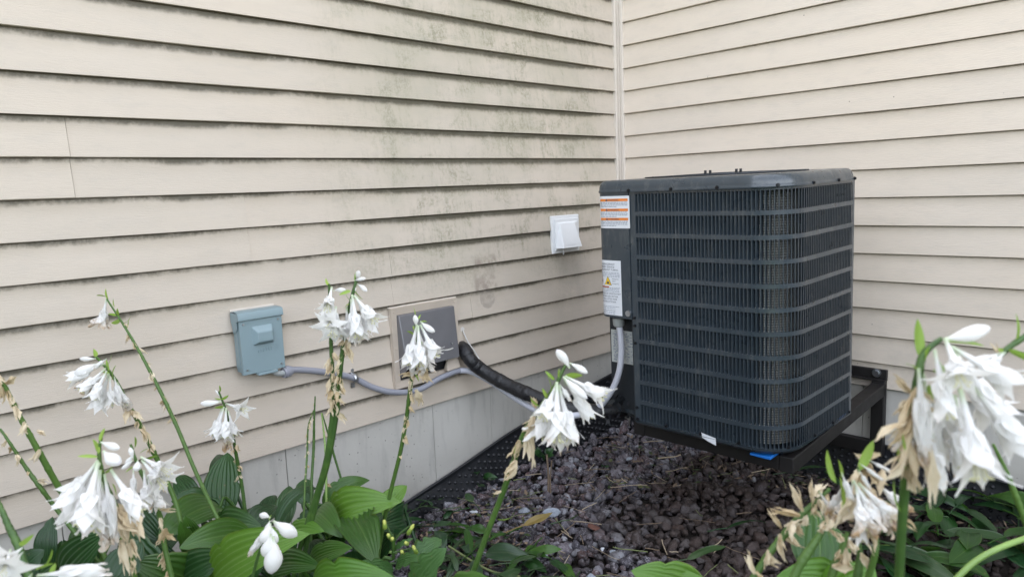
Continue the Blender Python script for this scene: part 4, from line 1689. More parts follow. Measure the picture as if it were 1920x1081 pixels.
# ---- hosta against the wall, left
cA = gpt(.72, -2.10)
hA = hosta(cA, 'hosta with broad dark leaves at the foot of the left wall, its stalks leaning left')
stalk(hA, cA, [(200, 560, 1.72), (230, 606, 1.70), (262, 660, 1.68), (300, 732, 1.66), (332, 800, 1.62), (366, 882, 1.56), (403, 960, 1.50)], .0052,
      [('w', 200, 560, 188, 616, 1.72, .0, 1.25), ('g', 203, 562, 201, 544, 1.72), ('g', 203, 560, 183, 558, 1.72), ('g', 215, 575, 215, 562, 1.71), ('g', 222, 590, 208, 588, 1.71), ('g', 222, 592, 221, 579, 1.7), ('g', 226, 598, 209, 603, 1.7), ('g', 232, 605, 240, 596, 1.7), ('g', 236, 616, 238, 602, 1.7), ('g', 318, 778, 320, 757, 1.63, 0, .7)],
      husks=(.18, .66, 15), label='tall stalk with one drooping flower in front of the bare siding', hs=(.018, .034))
stalk(hA, cA, [(180, 668, 1.38), (214, 708, 1.40), (245, 765, 1.43), (276, 822, 1.46), (308, 890, 1.48), (335, 960, 1.48), (350, 1060, 1.45)], .0062,
      [('b', 180, 672, 147, 673, 1.38), ('b', 186, 680, 133, 704, 1.37), ('o', 196, 682, 118, 716, 1.37, -.01), ('o', 198, 690, 142, 742, 1.37, -.02), ('o', 200, 695, 168, 758, 1.36, -.03), ('o', 204, 700, 180, 775, 1.38), ('f', 206, 705, 208, 772, 1.37, 0, .8), ('n', 214, 705, 226, 762, 1.39, 0, .8), ('w', 220, 716, 240, 768, 1.4), ('w', 200, 700, 155, 730, 1.36), ('n', 200, 672, 175, 690, 1.36),
       ('g', 180, 668, 175, 655, 1.38), ('g', 196, 690, 204, 668, 1.39), ('g', 212, 712, 220, 690, 1.39), ('g', 206, 702, 196, 700, 1.38), ('g', 205, 695, 202, 678, 1.39), ('h', 250, 770, 268, 790, 1.43), ('h', 240, 758, 232, 768, 1.43)],
      husks=(.25, .72, 15), label='stalk with a ragged white flower cluster leaning left')
stalk(hA, cA, [(410, 733, 1.52), (424, 770, 1.53), (437, 820, 1.55), (446, 870, 1.57), (454, 912, 1.58), (462, 978, 1.58)], .0050,
      [('b', 415, 752, 376, 760, 1.51), ('o', 420, 762, 400, 828, 1.51, -.02), ('o', 424, 764, 422, 832, 1.50, -.02), ('o', 424, 756, 468, 772, 1.52, -.03), ('f', 428, 770, 443, 826, 1.52), ('f', 416, 765, 398, 822, 1.53), ('w', 432, 780, 428, 842, 1.53), ('b', 412, 742, 404, 730, 1.52), ('g', 412, 735, 410, 724, 1.52), ('g', 415, 748, 424, 742, 1.52), ('g', 415, 748, 404, 746, 1.52), ('g', 420, 762, 404, 764, 1.52)],
      husks=(.38, .75, 7), hs=(.012, .022), label='short stalk with white bells just left of the disconnect box')
stalk(hA, cA, [(-18, 690, 1.12), (8, 722, 1.13), (38, 782, 1.15), (75, 850, 1.17), (118, 925, 1.20), (175, 1008, 1.22), (215, 1081, 1.22)], .0060,
      [('h', 5, 708, -8, 735, 1.13), ('h', 12, 720, 32, 704, 1.13), ('h', 48, 792, 36, 818, 1.14), ('h', 45, 790, 52, 812, 1.14), ('h', 70, 806, 88, 818, 1.15), ('h', 75, 842, 58, 868, 1.16), ('h', 20, 752, 36, 760, 1.14)], husks=(.02, .28, 9), label='thick green stalk with withered husks at the left edge')
stalk(hA, cA, [(0, 803, 1.22), (20, 832, 1.22), (48, 875, 1.23), (75, 912, 1.23), (102, 948, 1.24), (150, 1010, 1.24)], .0045,
      [('h', 2, 806, -8, 815, 1.22), ('h', 22, 835, 20, 848, 1.22), ('h', 34, 852, 36, 868, 1.22), ('h', 70, 900, 92, 904, 1.23)], husks=(0, .5, 5), hs=(.012, .022), label='thin bare stalk with a broken top at the left edge')

for a in [((420, 968, 1.78), (424, 846, 1.86), .150, (.9, .25), .10, 'd', .25), ((392, 945, 1.75), (322, 938, 1.70), .10, (.7, .6), .2, 'd', .2), ((416, 950, 1.62), (298, 1005, 1.45), .150, (.75, .55), .15, 'n', .25),
          ((400, 990, 1.55), (486, 984, 1.48), .115, (.7, .6), .16, 'n', .3), ((478, 1010, 1.45), (340, 1022, 1.32), .12, (.7, .6), .14, 'n', .25), ((372, 1092, 1.34), (248, 1052, 1.22), .125, (.75, .5), .2, 'n', .3),
          ((120, 1085, 1.25), (195, 1000, 1.20), .115, (.8, .35), .1, 'd', .3), ((92, 1060, 1.40), (96, 968, 1.42), .075, (.8, .2), .1, 'd', .45), ((215, 1090, 1.18), (262, 1010, 1.22), .10, (.7, .3), .1, 'd', .3),
          ((300, 1100, 1.30), (230, 990, 1.32), .12, (.8, .3), .1, 'd', .3), ((30, 1090, 1.3), (80, 1030, 1.3), .10, (.7, .4), .1, 'd', .3), ((370, 940, 1.85), (330, 890, 1.9), .09, (.7, .4), .1, 'd', .3), ((440, 920, 1.84), (402, 850, 1.95), .10, (.8, .3), .1, 'd', .3),
          ((180, 1060, 1.40), (150, 960, 1.5), .11, (.8, .3), .1, 'd', .3), ((300, 1010, 1.55), (240, 945, 1.6), .12, (.8, .3), .1, 'd', .3), ((330, 1095, 1.3), (420, 1040, 1.25), .12, (.7, .5), .1, 'd', .3)]:
    leaf(hA, cA, a[0], a[1], a[2], a[3], a[4], a[5], a[6])

# ---- middle hosta
cB = gpt(.95, -1.92)
hB = hosta(cB, 'hosta with glossy bright green leaves in the middle, white flower stalks rising from it')
stalk(hB, cB, [(617, 532, 1.28), (619, 590, 1.29), (621, 650, 1.30), (624, 720, 1.31), (624, 770, 1.32), (612, 860, 1.34), (592, 930, 1.36), (574, 985, 1.37)], .0060,
      [('o', 622, 538, 612, 590, 1.27, -.045, 1.1), ('o', 630, 575, 622, 640, 1.27, -.04, 1.15), ('s', 626, 590, 612, 618, 1.27, -.05, .8), ('o', 622, 552, 604, 600, 1.28, .0), ('o', 622, 560, 632, 630, 1.28, -.01), ('f', 622, 590, 640, 640, 1.28, -.02), ('n', 620, 575, 606, 612, 1.28), ('b', 625, 545, 648, 540, 1.28), ('g', 618, 536, 613, 522, 1.28), ('g', 621, 565, 620, 580, 1.27)],
      husks=(.30, .60, 17), label='stalk with open white star flowers between the disconnect box and the hood')
stalk(hB, cB, [(672, 512, 1.27), (662, 548, 1.27), (652, 592, 1.28), (645, 640, 1.29), (637, 700, 1.30), (632, 765, 1.32), (616, 860, 1.34), (596, 930, 1.36), (582, 985, 1.37)], .0062,
      [('b', 668, 525, 674, 506, 1.27), ('b', 664, 526, 684, 520, 1.27), ('b', 664, 548, 668, 538, 1.27, 0, 1.3), ('b', 670, 532, 690, 544, 1.27), ('o', 660, 552, 674, 648, 1.26, -.02, .85), ('o', 664, 554, 712, 612, 1.26, -.03), ('o', 668, 556, 700, 632, 1.27, .02), ('n', 658, 560, 664, 645, 1.26, 0, .8), ('f', 656, 560, 684, 650, 1.28), ('o', 650, 575, 652, 640, 1.27),
       ('g', 658, 545, 640, 552, 1.27), ('g', 656, 562, 650, 548, 1.27), ('g', 664, 540, 680, 556, 1.28), ('g', 668, 535, 668, 515, 1.28), ('g', 662, 556, 672, 562, 1.28), ('g', 655, 570, 648, 578, 1.26)],
      husks=(.26, .58, 18), label='stalk with hanging white trumpets and buds at its tip')
stalk(hB, cB, [(779, 592, 1.36), (779, 630, 1.36), (775, 690, 1.37), (769, 730, 1.38), (761, 790, 1.40), (750, 850, 1.42), (733, 918, 1.44)], .0050,
      [('b', 780, 612, 781, 590, 1.35, 0, 1.2), ('b', 788, 602, 812, 626, 1.35, 0, 1.3), ('o', 782, 608, 762, 700, 1.35, -.02), ('o', 784, 610, 788, 702, 1.34, -.02, .9), ('o', 788, 608, 824, 682, 1.35, -.01), ('f', 784, 618, 806, 690, 1.36), ('n', 780, 625, 772, 700, 1.36, 0, .8), ('w', 790, 640, 800, 705, 1.36), ('h', 784, 680, 808, 724, 1.36), ('h', 780, 730, 790, 762, 1.37), ('h', 772, 700, 748, 706, 1.37),
       ('g', 778, 597, 774, 580, 1.36), ('g', 782, 600, 788, 590, 1.36), ('g', 784, 606, 798, 605, 1.36), ('g', 778, 618, 774, 610, 1.36), ('g', 778, 630, 764, 624, 1.36), ('g', 778, 700, 783, 712, 1.35)],
      husks=(.36, .85, 12), hs=(.014, .026), label='slender stalk with a white cluster in front of the grey hood')
stalk(hB, cB, [(591, 742, 1.62), (589, 790, 1.62), (588, 840, 1.62), (584, 905, 1.60)], .0040, husks=(.05, .95, 4), hs=(.008, .014), label='bare cut stalk standing among the leaves')
stalk(hB, cB, [(588, 768, 1.60), (578, 800, 1.60), (576, 850, 1.60), (572, 905, 1.58)], .0028, husks=(.1, 1, 14), hs=(.008, .014), label='seedy thin stem with dry bits')
stalk(hB, cB, [(603, 773, 1.58), (607, 810, 1.58), (611, 860, 1.57), (612, 955, 1.55)], .0032, husks=(.3, 1, 9), hs=(.008, .014), label='pale thin stem with dry bits', mt='stalk_pale')
stalk(hB, cB, [(604, 774, 1.66), (615, 812, 1.67), (627, 855, 1.68), (639, 895, 1.68)], .0034, label='thin leafless green stem')
stalk(hB, cB, [(480, 1055, 1.15), (500, 985, 1.15)][::-1], .003,
      [('b', 507, 970, 488, 960, 1.12, 0, 1.5), ('b', 506, 975, 498, 1002, 1.11, -.01, 1.3), ('b', 508, 980, 492, 1018, 1.10, -.01, 1.4), ('n', 505, 990, 466, 1040, 1.10, 0, .9), ('b', 512, 975, 556, 1006, 1.11, 0, 1.2), ('b', 508, 985, 516, 1018, 1.10, 0, 1.3), ('b', 508, 1000, 502, 1042, 1.09, 0, 1.5), ('b', 512, 1005, 516, 1072, 1.09, 0, 1.3), ('b', 512, 978, 526, 990, 1.12), ('g', 505, 975, 510, 966, 1.12), ('h', 515, 1020, 526, 1032, 1.1)],
      label='low nodding spray of plump white buds', hs=(.01, .02))

for a in [((535, 985, 1.70), (541, 908, 1.78), .085, (.8, .3), .08, 'd', .35), ((498, 968, 1.75), (512, 925, 1.82), .07, (.7, .5), .1, 'd', .3), ((470, 985, 1.60), (520, 945, 1.68), .10, (.6, .6), .12, 'd', .3),
          ((520, 985, 1.55), (612, 915, 1.66), .085, (.5, .7, -.4), .22, 'd', .5), ((575, 945, 1.72), (570, 895, 1.78), .075, (.7, .4), .1, 'd', .3), ((606, 950, 1.62), (692, 897, 1.66), .085, (.55, .8), .22, 'n', .4),
          ((632, 1000, 1.52), (746, 938, 1.44), .150, (.62, .55, -.45), .34, 'b', .35), ((712, 965, 1.66), (762, 908, 1.70), .085, (.6, .7), .12, 'b', .3), ((752, 965, 1.66), (705, 985, 1.52), .11, (.6, .2, .4), .2, 'd', .3),
          ((655, 965, 1.48), (705, 1052, 1.30), .130, (.75, .45, .25), .16, 'n', .3), ((590, 962, 1.48), (638, 1002, 1.36), .095, (.6, .7), .16, 'n', .35), ((540, 1018, 1.42), (603, 992, 1.34), .085, (.55, .75), .18, 'b', .45),
          ((520, 1075, 1.32), (596, 1058, 1.22), .095, (.6, .6), .18, 'n', .35), ((580, 1060, 1.34), (655, 1024, 1.26), .080, (.65, .6), .12, 'n', .35), ((585, 1112, 1.22), (735, 1082, 1.15), .13, (.7, .5), .22, 'b', .3),
          ((395, 1110, 1.28), (570, 998, 1.20), .150, (.7, .55, -.2), .2, 'b', .28), ((520, 1050, 1.52), (560, 1000, 1.5), .09, (.7, .4), .1, 'd', .3), ((620, 1080, 1.4), (585, 1010, 1.45), .11, (.7, .4), .1, 'd', .3),
          ((655, 1090, 1.35), (660, 1030, 1.40), .11, (.7, .4), .1, 'd', .3), ((470, 1090, 1.35), (452, 1015, 1.4), .12, (.7, .4), .1, 'd', .3), ((680, 1010, 1.6), (720, 960, 1.66), .10, (.7, .4), .1, 'd', .3), ((560, 1000, 1.65), (620, 945, 1.7), .10, (.7, .4), .1, 'd', .3),
          ((455, 1010, 1.7), (480, 945, 1.8), .10, (.7, .4), .1, 'd', .3)]:
    leaf(hB, cB, a[0], a[1], a[2], a[3], a[4], a[5], a[6])

for k in range(34):
    px, py, d_ = random.uniform(60, 740), random.uniform(975, 1085), random.uniform(1.38, 1.75)
    if px < 250 and py < 1010:
        continue
    a_ = random.uniform(-2.6, -.5)
    r_ = random.uniform(70, 110)
    leaf(hA if px < 380 else hB, cA if px < 380 else cB, (px - r_ * math.cos(a_) * .5, py - r_ * math.sin(a_) * .5 + 25, d_), (px + r_ * math.cos(a_) * .5, py + r_ * math.sin(a_) * .5 + 25, d_ - .05),
         random.uniform(.08, .12), (random.uniform(.5, .9), random.uniform(.3, .7), random.uniform(-.3, .3)), .12, random.choice('ddn'), .3)

# ---- nearer plant at the left, whose flowers hang in front of the leaves
cC = gpt(1.18, -2.42)
hC = hosta(cC, 'hosta at the lower left with two heavy white clusters hanging over the dark leaves')
stalk(hC, cC, [(190, 818, .92), (186, 850, .92), (192, 890, .92), (205, 925, .93), (220, 958, .94), (240, 1010, .96), (252, 1081, .97)], .0048,
      [('b', 188, 828, 226, 842, .91, 0, 1.2), ('b', 194, 845, 220, 876, .90, -.01, 1.7), ('o', 184, 862, 108, 968, .91, -.02), ('o', 184, 866, 150, 1010, .89, -.04, 1.1), ('f', 186, 868, 128, 985, .91, .0), ('n', 196, 888, 216, 1010, .90, 0, .7), ('f', 208, 880, 272, 978, .90, -.01), ('f', 188, 880, 172, 1020, .90, -.02), ('o', 182, 868, 122, 940, .94, .02), ('w', 190, 900, 196, 1020, .92), ('h', 215, 950, 244, 1030, .93, 0, .7), ('h', 222, 958, 262, 998, .93), ('h', 228, 1010, 238, 1081, .94, 0, .7), ('h', 246, 1010, 258, 1050, .94, 0, .8), ('h', 214, 945, 268, 1010, .94),
       ('g', 187, 826, 196, 806, .91), ('g', 184, 850, 174, 830, .91), ('g', 184, 856, 154, 856, .91), ('g', 196, 885, 206, 872, .9), ('g', 190, 880, 186, 890, .9), ('g', 210, 905, 214, 925, .91), ('g', 226, 985, 224, 1010, .93)],
      husks=(.6, .95, 7), label='stalk with the largest white cluster in the lower left')
stalk(hC, cC, [(245, 832, 1.05), (256, 866, 1.05), (272, 900, 1.05), (288, 935, 1.05), (302, 975, 1.06), (308, 1020, 1.06), (322, 1081, 1.06)], .0046,
      [('b', 248, 852, 238, 872, 1.04, 0, 1.3), ('b', 250, 860, 243, 838, 1.04), ('b', 258, 862, 258, 882, 1.03, 0, 2.0), ('b', 250, 862, 228, 880, 1.04), ('o', 264, 856, 330, 892, 1.03, -.02), ('o', 266, 862, 316, 920, 1.03, -.03), ('f', 270, 880, 276, 958, 1.03, -.02), ('n', 250, 880, 250, 930, 1.04), ('f', 282, 900, 306, 962, 1.04, -.01), ('w', 276, 890, 290, 955, 1.05), ('h', 300, 955, 332, 956, 1.04, 0, .7), ('h', 300, 970, 302, 996, 1.04), ('h', 310, 1000, 328, 1008, 1.04), ('h', 312, 990, 300, 1020, 1.04),
       ('g', 250, 842, 249, 822, 1.05), ('g', 262, 850, 276, 843, 1.05), ('g', 270, 866, 292, 858, 1.05), ('g', 256, 872, 240, 884, 1.05)],
      husks=(.75, 1, 4), label='smaller cluster beside the largest one, with pinkish buds')
stalk(hC, cC, [(-22, 905, .88), (0, 948, .87), (16, 985, .86), (32, 1018, .85), (52, 1075, .84), (70, 1120, .84)], .0052,
      [('s', 20, 1030, 2, 1085, .74, -.035, .95), ('o', 10, 1050, -25, 1110, .74, -.03, 1.1), ('o', 20, 1030, 5, 1060, .76, -.04, 1.0), ('n', 70, 1078, 205, 1066, .74, 0, .8), ('o', 60, 1075, 30, 1115, .72), ('g', 36, 1022, 60, 1002, .74, 0, 1.3), ('g', 78, 1066, 90, 1034, .74, 0, 1.2), ('g', 66, 1068, 94, 1060, .73), ('g', 98, 1080, 104, 1062, .74)],
      label='stalk with a wide-open white flower at the bottom left corner')
for a in [((300, 1190, 1.05), (190, 1120, 1.0), .14, (.6, .7), .2, 'n', .3), ((420, 1200, 1.05), (330, 1130, 1.0), .14, (.6, .7), .2, 'n', .3), ((90, 1190, .95), (20, 1120, .95), .13, (.6, .7), .2, 'd', .3)]:
    leaf(hC, cC, a[0], a[1], a[2], a[3], a[4], a[5], a[6])

# ---- single stalk in front of the gravel
cD = gpt(1.45, -2.05)
hD = hosta(cD, 'hosta whose lone stalk carries white trumpets in front of the black pipe')
stalk(hD, cD, [(1064, 678, .98), (1052, 700, .98), (1042, 722, .98), (1016, 760, .99), (985, 808, 1.0), (962, 868, 1.02), (942, 925, 1.04), (915, 995, 1.06), (884, 1081, 1.08)], .0052,
      [('b', 1068, 690, 1050, 652, .97, 0, 1.6), ('b', 1068, 680, 1103, 698, .97, 0, 1.2), ('o', 1045, 716, 1012, 800, .96, -.03, 1.1), ('f', 1044, 716, 1044, 852, .95, -.03, .95), ('f', 1048, 722, 1076, 846, .96, -.02, .9), ('o', 1060, 705, 1150, 752, .97, -.03, .9), ('b', 1056, 706, 1098, 748, .95, -.02), ('o', 1058, 710, 1118, 798, .97, 0, .9), ('f', 1044, 722, 1005, 842, .97, 0), ('n', 1050, 720, 1070, 752, .96), ('f', 1046, 730, 1062, 850, .97, 0), ('h', 1000, 780, 985, 840, .98, 0, .8), ('h', 995, 790, 992, 880, .98, 0, .7), ('h', 975, 825, 958, 862, 1.0), ('h', 968, 862, 944, 902, 1.0), ('h', 950, 900, 958, 880, 1.01), ('h', 940, 920, 922, 926, 1.02), ('h', 1005, 765, 998, 740, .99),
       ('g', 1040, 712, 1025, 698, .97, 0, 1.3), ('g', 1048, 708, 1050, 693, .97, 0, 1.2), ('g', 1056, 708, 1086, 706, .98, 0, 1.2), ('g', 1034, 735, 1023, 706, .97, 0, .9), ('g', 1026, 745, 1018, 730, .97), ('g', 1010, 760, 1000, 748, .97), ('g', 966, 850, 970, 838, 1.0), ('g', 932, 972, 955, 966, 1.05, 0, 1.2), ('g', 1052, 716, 1058, 722, .95)],
      husks=(.30, .52, 7), label='single stalk with white trumpets crossing the gravel')
for a in [((1190, 1150, 1.05), (1312, 1080, 1.0), .12, (.6, .7), .2, 'b', .3), ((860, 1160, 1.1), (930, 1090, 1.0), .12, (.6, .7), .2, 'n', .3), ((1250, 1120, 1.0), (1195, 1064, .96), .0, (.6, .7), .1, 'b', .3)][:2]:
    leaf(hD, cD, a[0], a[1], a[2], a[3], a[4], a[5], a[6])
leaf(hD, cD, (1330, 1130, 1.02), (1188, 1068, 1.0), .110, (.75, .55), .12, 'b', .2)

# ---- big plant at the right, close to the lens
cE = gpt(1.98, -2.12)
hE = hosta(cE, 'hosta close up at the right with the biggest white trumpets')
stalk(hE, cE, [(1766, 634, .60), (1742, 652, .60), (1728, 672, .60), (1722, 705, .60), (1712, 770, .61), (1704, 850, .62), (1696, 920, .63), (1690, 1000, .64), (1686, 1081, .65)], .0050,
      [('b', 1768, 636, 1862, 622, .59, 0, 1.0), ('o', 1772, 634, 1812, 740, .58, -.03, 1.25), ('o', 1784, 650, 1925, 735, .58, -.02, 1.05), ('f', 1752, 655, 1782, 812, .58, -.02, .85), ('n', 1722, 690, 1735, 862, .59, 0, .75), ('f', 1745, 800, 1758, 925, .60, .0, 1.1), ('o', 1800, 728, 1850, 935, .57, -.03, .95), ('o', 1820, 720, 1940, 862, .58, .0, .95), ('f', 1760, 680, 1800, 840, .60, .02, .85), ('f', 1790, 740, 1812, 905, .60, .01, .8), ('f', 1730, 700, 1760, 880, .61, .02, .75), ('o', 1790, 660, 1880, 800, .61, .02, .9), 
       ('h', 1720, 720, 1688, 830, .60, 0, .35), ('h', 1716, 770, 1668, 838, .60, 0, .5), ('h', 1712, 800, 1680, 895, .60, 0, .4), ('h', 1705, 830, 1722, 928, .60, 0, .6), ('h', 1735, 820, 1750, 955, .59, 0, .4), ('h', 1706, 800, 1690, 900, .61, 0, .7), ('h', 1715, 740, 1670, 700, .61, 0, .5), ('h', 1700, 790, 1640, 828, .6, 0, .6), ('w', 1718, 745, 1690, 860, .61, 0, .7), ('h', 1700, 840, 1655, 900, .6, 0, .7), ('h', 1698, 880, 1720, 922, .61),
       ('g', 1728, 672, 1722, 612, .60, 0, 1.0), ('g', 1776, 640, 1830, 650, .60, 0, .8), ('g', 1726, 700, 1702, 690, .60), ('g', 1732, 680, 1744, 655, .6), ('g', 1742, 720, 1752, 738, .59), ('g', 1756, 690, 1778, 708, .61), ('g', 1722, 760, 1716, 735, .6), ('g', 1706, 850, 1700, 820, .6), ('g', 1702, 880, 1692, 850, .61), ('g', 1690, 960, 1684, 910, .63)],
      husks=(.40, .62, 6), label='stalk with the biggest white trumpets at the right edge')
stalk(hE, cE, [(1990, 590, .66), (1935, 622, .66), (1893, 650, .66), (1868, 672, .66)][::1], .0032,
      [('g', 1903, 642, 1898, 598, .66, 0, 1.2), ('g', 1900, 652, 1925, 660, .65, 0, 1.2), ('g', 1890, 655, 1935, 680, .65), ('g', 1880, 662, 1868, 655, .66), ('b', 1925, 625, 1960, 600, .66), ('h', 1875, 668, 1862, 640, .66, 0, .7), ('n', 1880, 660, 1800, 690, .65, 0, .8), ('n', 1885, 660, 1850, 690, .65)], root=False, label='side spray with green bracts entering from the right')
stalk(hE, cE, [(1624, 862, .72), (1610, 880, .72), (1602, 905, .72), (1612, 950, .73), (1640, 1005, .74), (1640, 1040, .74), (1625, 1090, .75)], .0042,
      [('g', 1612, 880, 1632, 835, .71, 0, 1.0), ('g', 1568, 905, 1558, 855, .72, 0, .9), ('g', 1578, 895, 1570, 868, .72, 0, 1.1), ('g', 1606, 890, 1610, 868, .71), ('g', 1580, 960, 1572, 905, .71, 0, .7), ('n', 1578, 885, 1598, 940, .70, 0, .8), ('n', 1612, 868, 1655, 900, .71, 0, .6), ('n', 1630, 862, 1672, 885, .71, 0, .6), ('n', 1610, 880, 1632, 918, .7, 0, .7), ('w', 1600, 900, 1650, 990, .70, -.01), ('w', 1610, 905, 1690, 985, .70, -.01), ('w', 1605, 910, 1620, 1010, .70, -.02), ('w', 1615, 920, 1668, 1000, .71, 0), ('f', 1612, 940, 1615, 1030, .70, -.01, .8), ('w', 1600, 900, 1585, 965, .71), ('w', 1640, 900, 1700, 960, .72), ('h', 1640, 930, 1690, 985, .70, 0, .6), ('h', 1600, 930, 1570, 990, .71), ('h', 1620, 970, 1640, 1040, .71, 0, .6), ('h', 1680, 960, 1720, 995, .72, 0, .5), ('h', 1655, 880, 1640, 920, .72), ('h', 1625, 860, 1600, 852, .72), ('h', 1650, 850, 1605, 862, .72), ('w', 1580, 910, 1560, 960, .73)],
      husks=(.0, .4, 8), label='tangle of wilted cream flowers right of the bracket tip', hs=(.02, .035))
stalk(hE, cE, [(1556, 915, .80), (1530, 940, .80), (1502, 965, .80), (1470, 1002, .80), (1440, 1040, .80), (1408, 1090, .80)], .0050,
      [('h', 1506, 958, 1486, 905, .79, 0, .6), ('h', 1500, 965, 1440, 955, .79, 0, .6), ('h', 1465, 990, 1440, 950, .79, 0, .6), ('h', 1470, 985, 1515, 975, .79, 0, .6), ('h', 1485, 975, 1478, 1008, .79), ('h', 1462, 1000, 1470, 1045, .79, 0, .7), ('h', 1440, 1030, 1436, 1068, .79, 0, .7), ('h', 1440, 1040, 1462, 1060, .79), ('h', 1415, 1075, 1398, 1030, .79, 0, .7), ('h', 1418, 1070, 1430, 1090, .79), ('h', 1524, 940, 1520, 898, .79, 0, .6), ('h', 1530, 930, 1548, 905, .79), ('h', 1535, 935, 1545, 965, .79), ('w', 1535, 920, 1562, 965, .79)],
      husks=(.05, .7, 9), label='stalk hung with papery brown husks', hs=(.018, .032))
stalk(hE, cE, [(1552, 978, .76), (1535, 1005, .76), (1518, 1030, .76), (1500, 1058, .76), (1482, 1095, .76)], .0056,
      [('h', 1552, 982, 1548, 962, .75), ('h', 1548, 985, 1530, 995, .75), ('h', 1555, 990, 1575, 1010, .75, 0, .7), ('h', 1540, 990, 1558, 975, .75)], label='thick stalk with a broken tip and pale husks')
stalk(hE, cE, [(1588, 1000, .78), (1578, 1030, .78), (1566, 1060, .78), (1552, 1100, .78)], .0050,
      [('h', 1575, 1030, 1566, 1045, .77), ('h', 1580, 1040, 1564, 1065, .77), ('h', 1560, 1060, 1600, 1065, .77), ('h', 1582, 1010, 1566, 1002, .77)], husks=(0, .5, 4), label='thick stalk with a few papery husks')
stalk(hE, cE, [(1612, 1020, .76), (1612, 1050, .76), (1606, 1095, .76)], .0050, [('h', 1614, 1035, 1632, 1068, .75, 0, .9), ('h', 1610, 1030, 1606, 1016, .75)], label='stalk ending in one triangular papery husk')
stalk(hE, cE, [(1862, 832, .80), (1885, 880, .80), (1905, 930, .80), (1925, 985, .80)], .0040, [('g', 1888, 890, 1868, 868, .8, 0, .5)], label='green stem slanting down at the right edge')
for a in [((1535, 1080, 1.02), (1530, 950, 1.08), .135, (.85, .3), .1, 'n', .25), ((1600, 1105, .95), (1462, 1078, .92), .095, (.75, .55), .15, 'b', .25), ((1560, 1120, .92), (1640, 1066, .9), .10, (.7, .55), .15, 'b', .25), ((1760, 1160, .9), (1700, 1100, .9), .12, (.6, .7), .2, 'n', .3)]:
    leaf(hE, cE, a[0], a[1], a[2], a[3], a[4], a[5], a[6])

# ---- weed with yellow buds
cW = gpt(1.16, -1.86)
wd_ = thing('weed', cW, 'weed with small yellow buds and toothed leaves between the hosta and the gravel', 'weed')
bb = MB()
stem = spline([P(738, 1010, 1.30), P(738, 1045, 1.31), P(742, 1090, 1.33), cW], 6)
bb.tube(stem, .0035, 6)
brs = [((738, 1010), (728, 990), (721, 975)), ((738, 1015), (750, 1000), (768, 985)), ((738, 1035), (775, 1025), (782, 1010)), ((740, 1050), (765, 1040), (752, 1032)), ((740, 1055), (715, 1055), (700, 1056)), ((738, 1012), (736, 1000), (735, 1010))]
for q in brs:
    bb.tube(spline([P(x_, y_, 1.30) for x_, y_ in q], 4), .0018, 5)
bb.build('stem', MT['stalk'], wd_, smooth=True)
for (x_, y_, x2, y2) in ((722, 992, 720, 970), (764, 1002, 778, 978), (731, 1008, 726, 998), (735, 1012, 736, 1006), (782, 1038, 772, 1018), (756, 1042, 752, 1028), (705, 1056, 690, 1056), (684, 1062, 682, 1056), (765, 1020, 758, 1014)):
    a, c = P(x_, y_, 1.29), P(x2, y2, 1.285)
    d_ = (c - a) * .8
    bb = MB()
    bb.tube([a, a + d_ * .15, a + d_ * .5, a + d_ * .62], [.001, .0042, .0037, .0030], 8)
    bb.cur = 1
    bb.tube([a + d_ * .6, a + d_ * .85, a + d_ * 1.02], [.0030, .0034, .0016], 8)
    bb.build('flower_bud', [MT['bract'], MT['bud_yellow']], wd_, smooth=True)
for b__, t__, w_ in (((775, 1105, 1.18), (838, 1026, 1.14), .085), ((742, 1060, 1.3), (790, 1044, 1.25), .045), ((738, 1065, 1.3), (640, 1072, 1.22), .05), ((738, 1030, 1.31), (775, 1008, 1.3), .02), ((770, 1050, 1.3), (828, 1010, 1.34), .07), ((740, 1080, 1.3), (690, 1100, 1.2), .06)):
    a, c = P(*b__), P(*t__)
    bb = MB()
    leaf_shape(bb, a, c, w_, (-DZ * .7 + UP * .6).normalized(), .12, .2, ribs=6, lobes=4)
    bb.build('leaf', MT['weed'], wd_, smooth=True)


# ---- small wilted greens on the gravel
def small_plant(px, py, n, size, label, mt='leaf_dark'):
    c = onZ(px, py, GZ)
    c.z = gz(c.x, c.y)
    t_ = thing('small_plant', c, label, 'plant')
    for k in range(n):
        a = 2 * math.pi * k / n + random.uniform(-.4, .4)
        d_ = Vector((math.cos(a), math.sin(a), random.uniform(.2, 1.6)))
        d_.normalize()
        b0 = c + d_ * size * .4
        tp = b0 + d_ * size * random.uniform(.7, 1.1) + Vector((0, 0, -.3 * size))
        bb = MB()
        leaf_shape(bb, b0, tp, size * random.uniform(.5, .75), (UP * .6 - DZ * .6).normalized(), .2, .3, nu=10, nv=10)
        bb.tube([c, (c + b0) / 2 + Vector((0, 0, .01)), b0], .002, 5)
        bb.build('leaf', MT[mt], t_, smooth=True)


small_plant(895, 905, 7, .07, 'limp green seedling leaning on the black drainage sheet')
small_plant(1020, 868, 8, .065, 'small leafy sprout behind the lone white-flowered stalk')
small_plant(1118, 792, 4, .04, 'tiny sprout beside the pipe under the air conditioner')
small_plant(1068, 838, 4, .05, 'low green sprout right of the lone flower stalk')

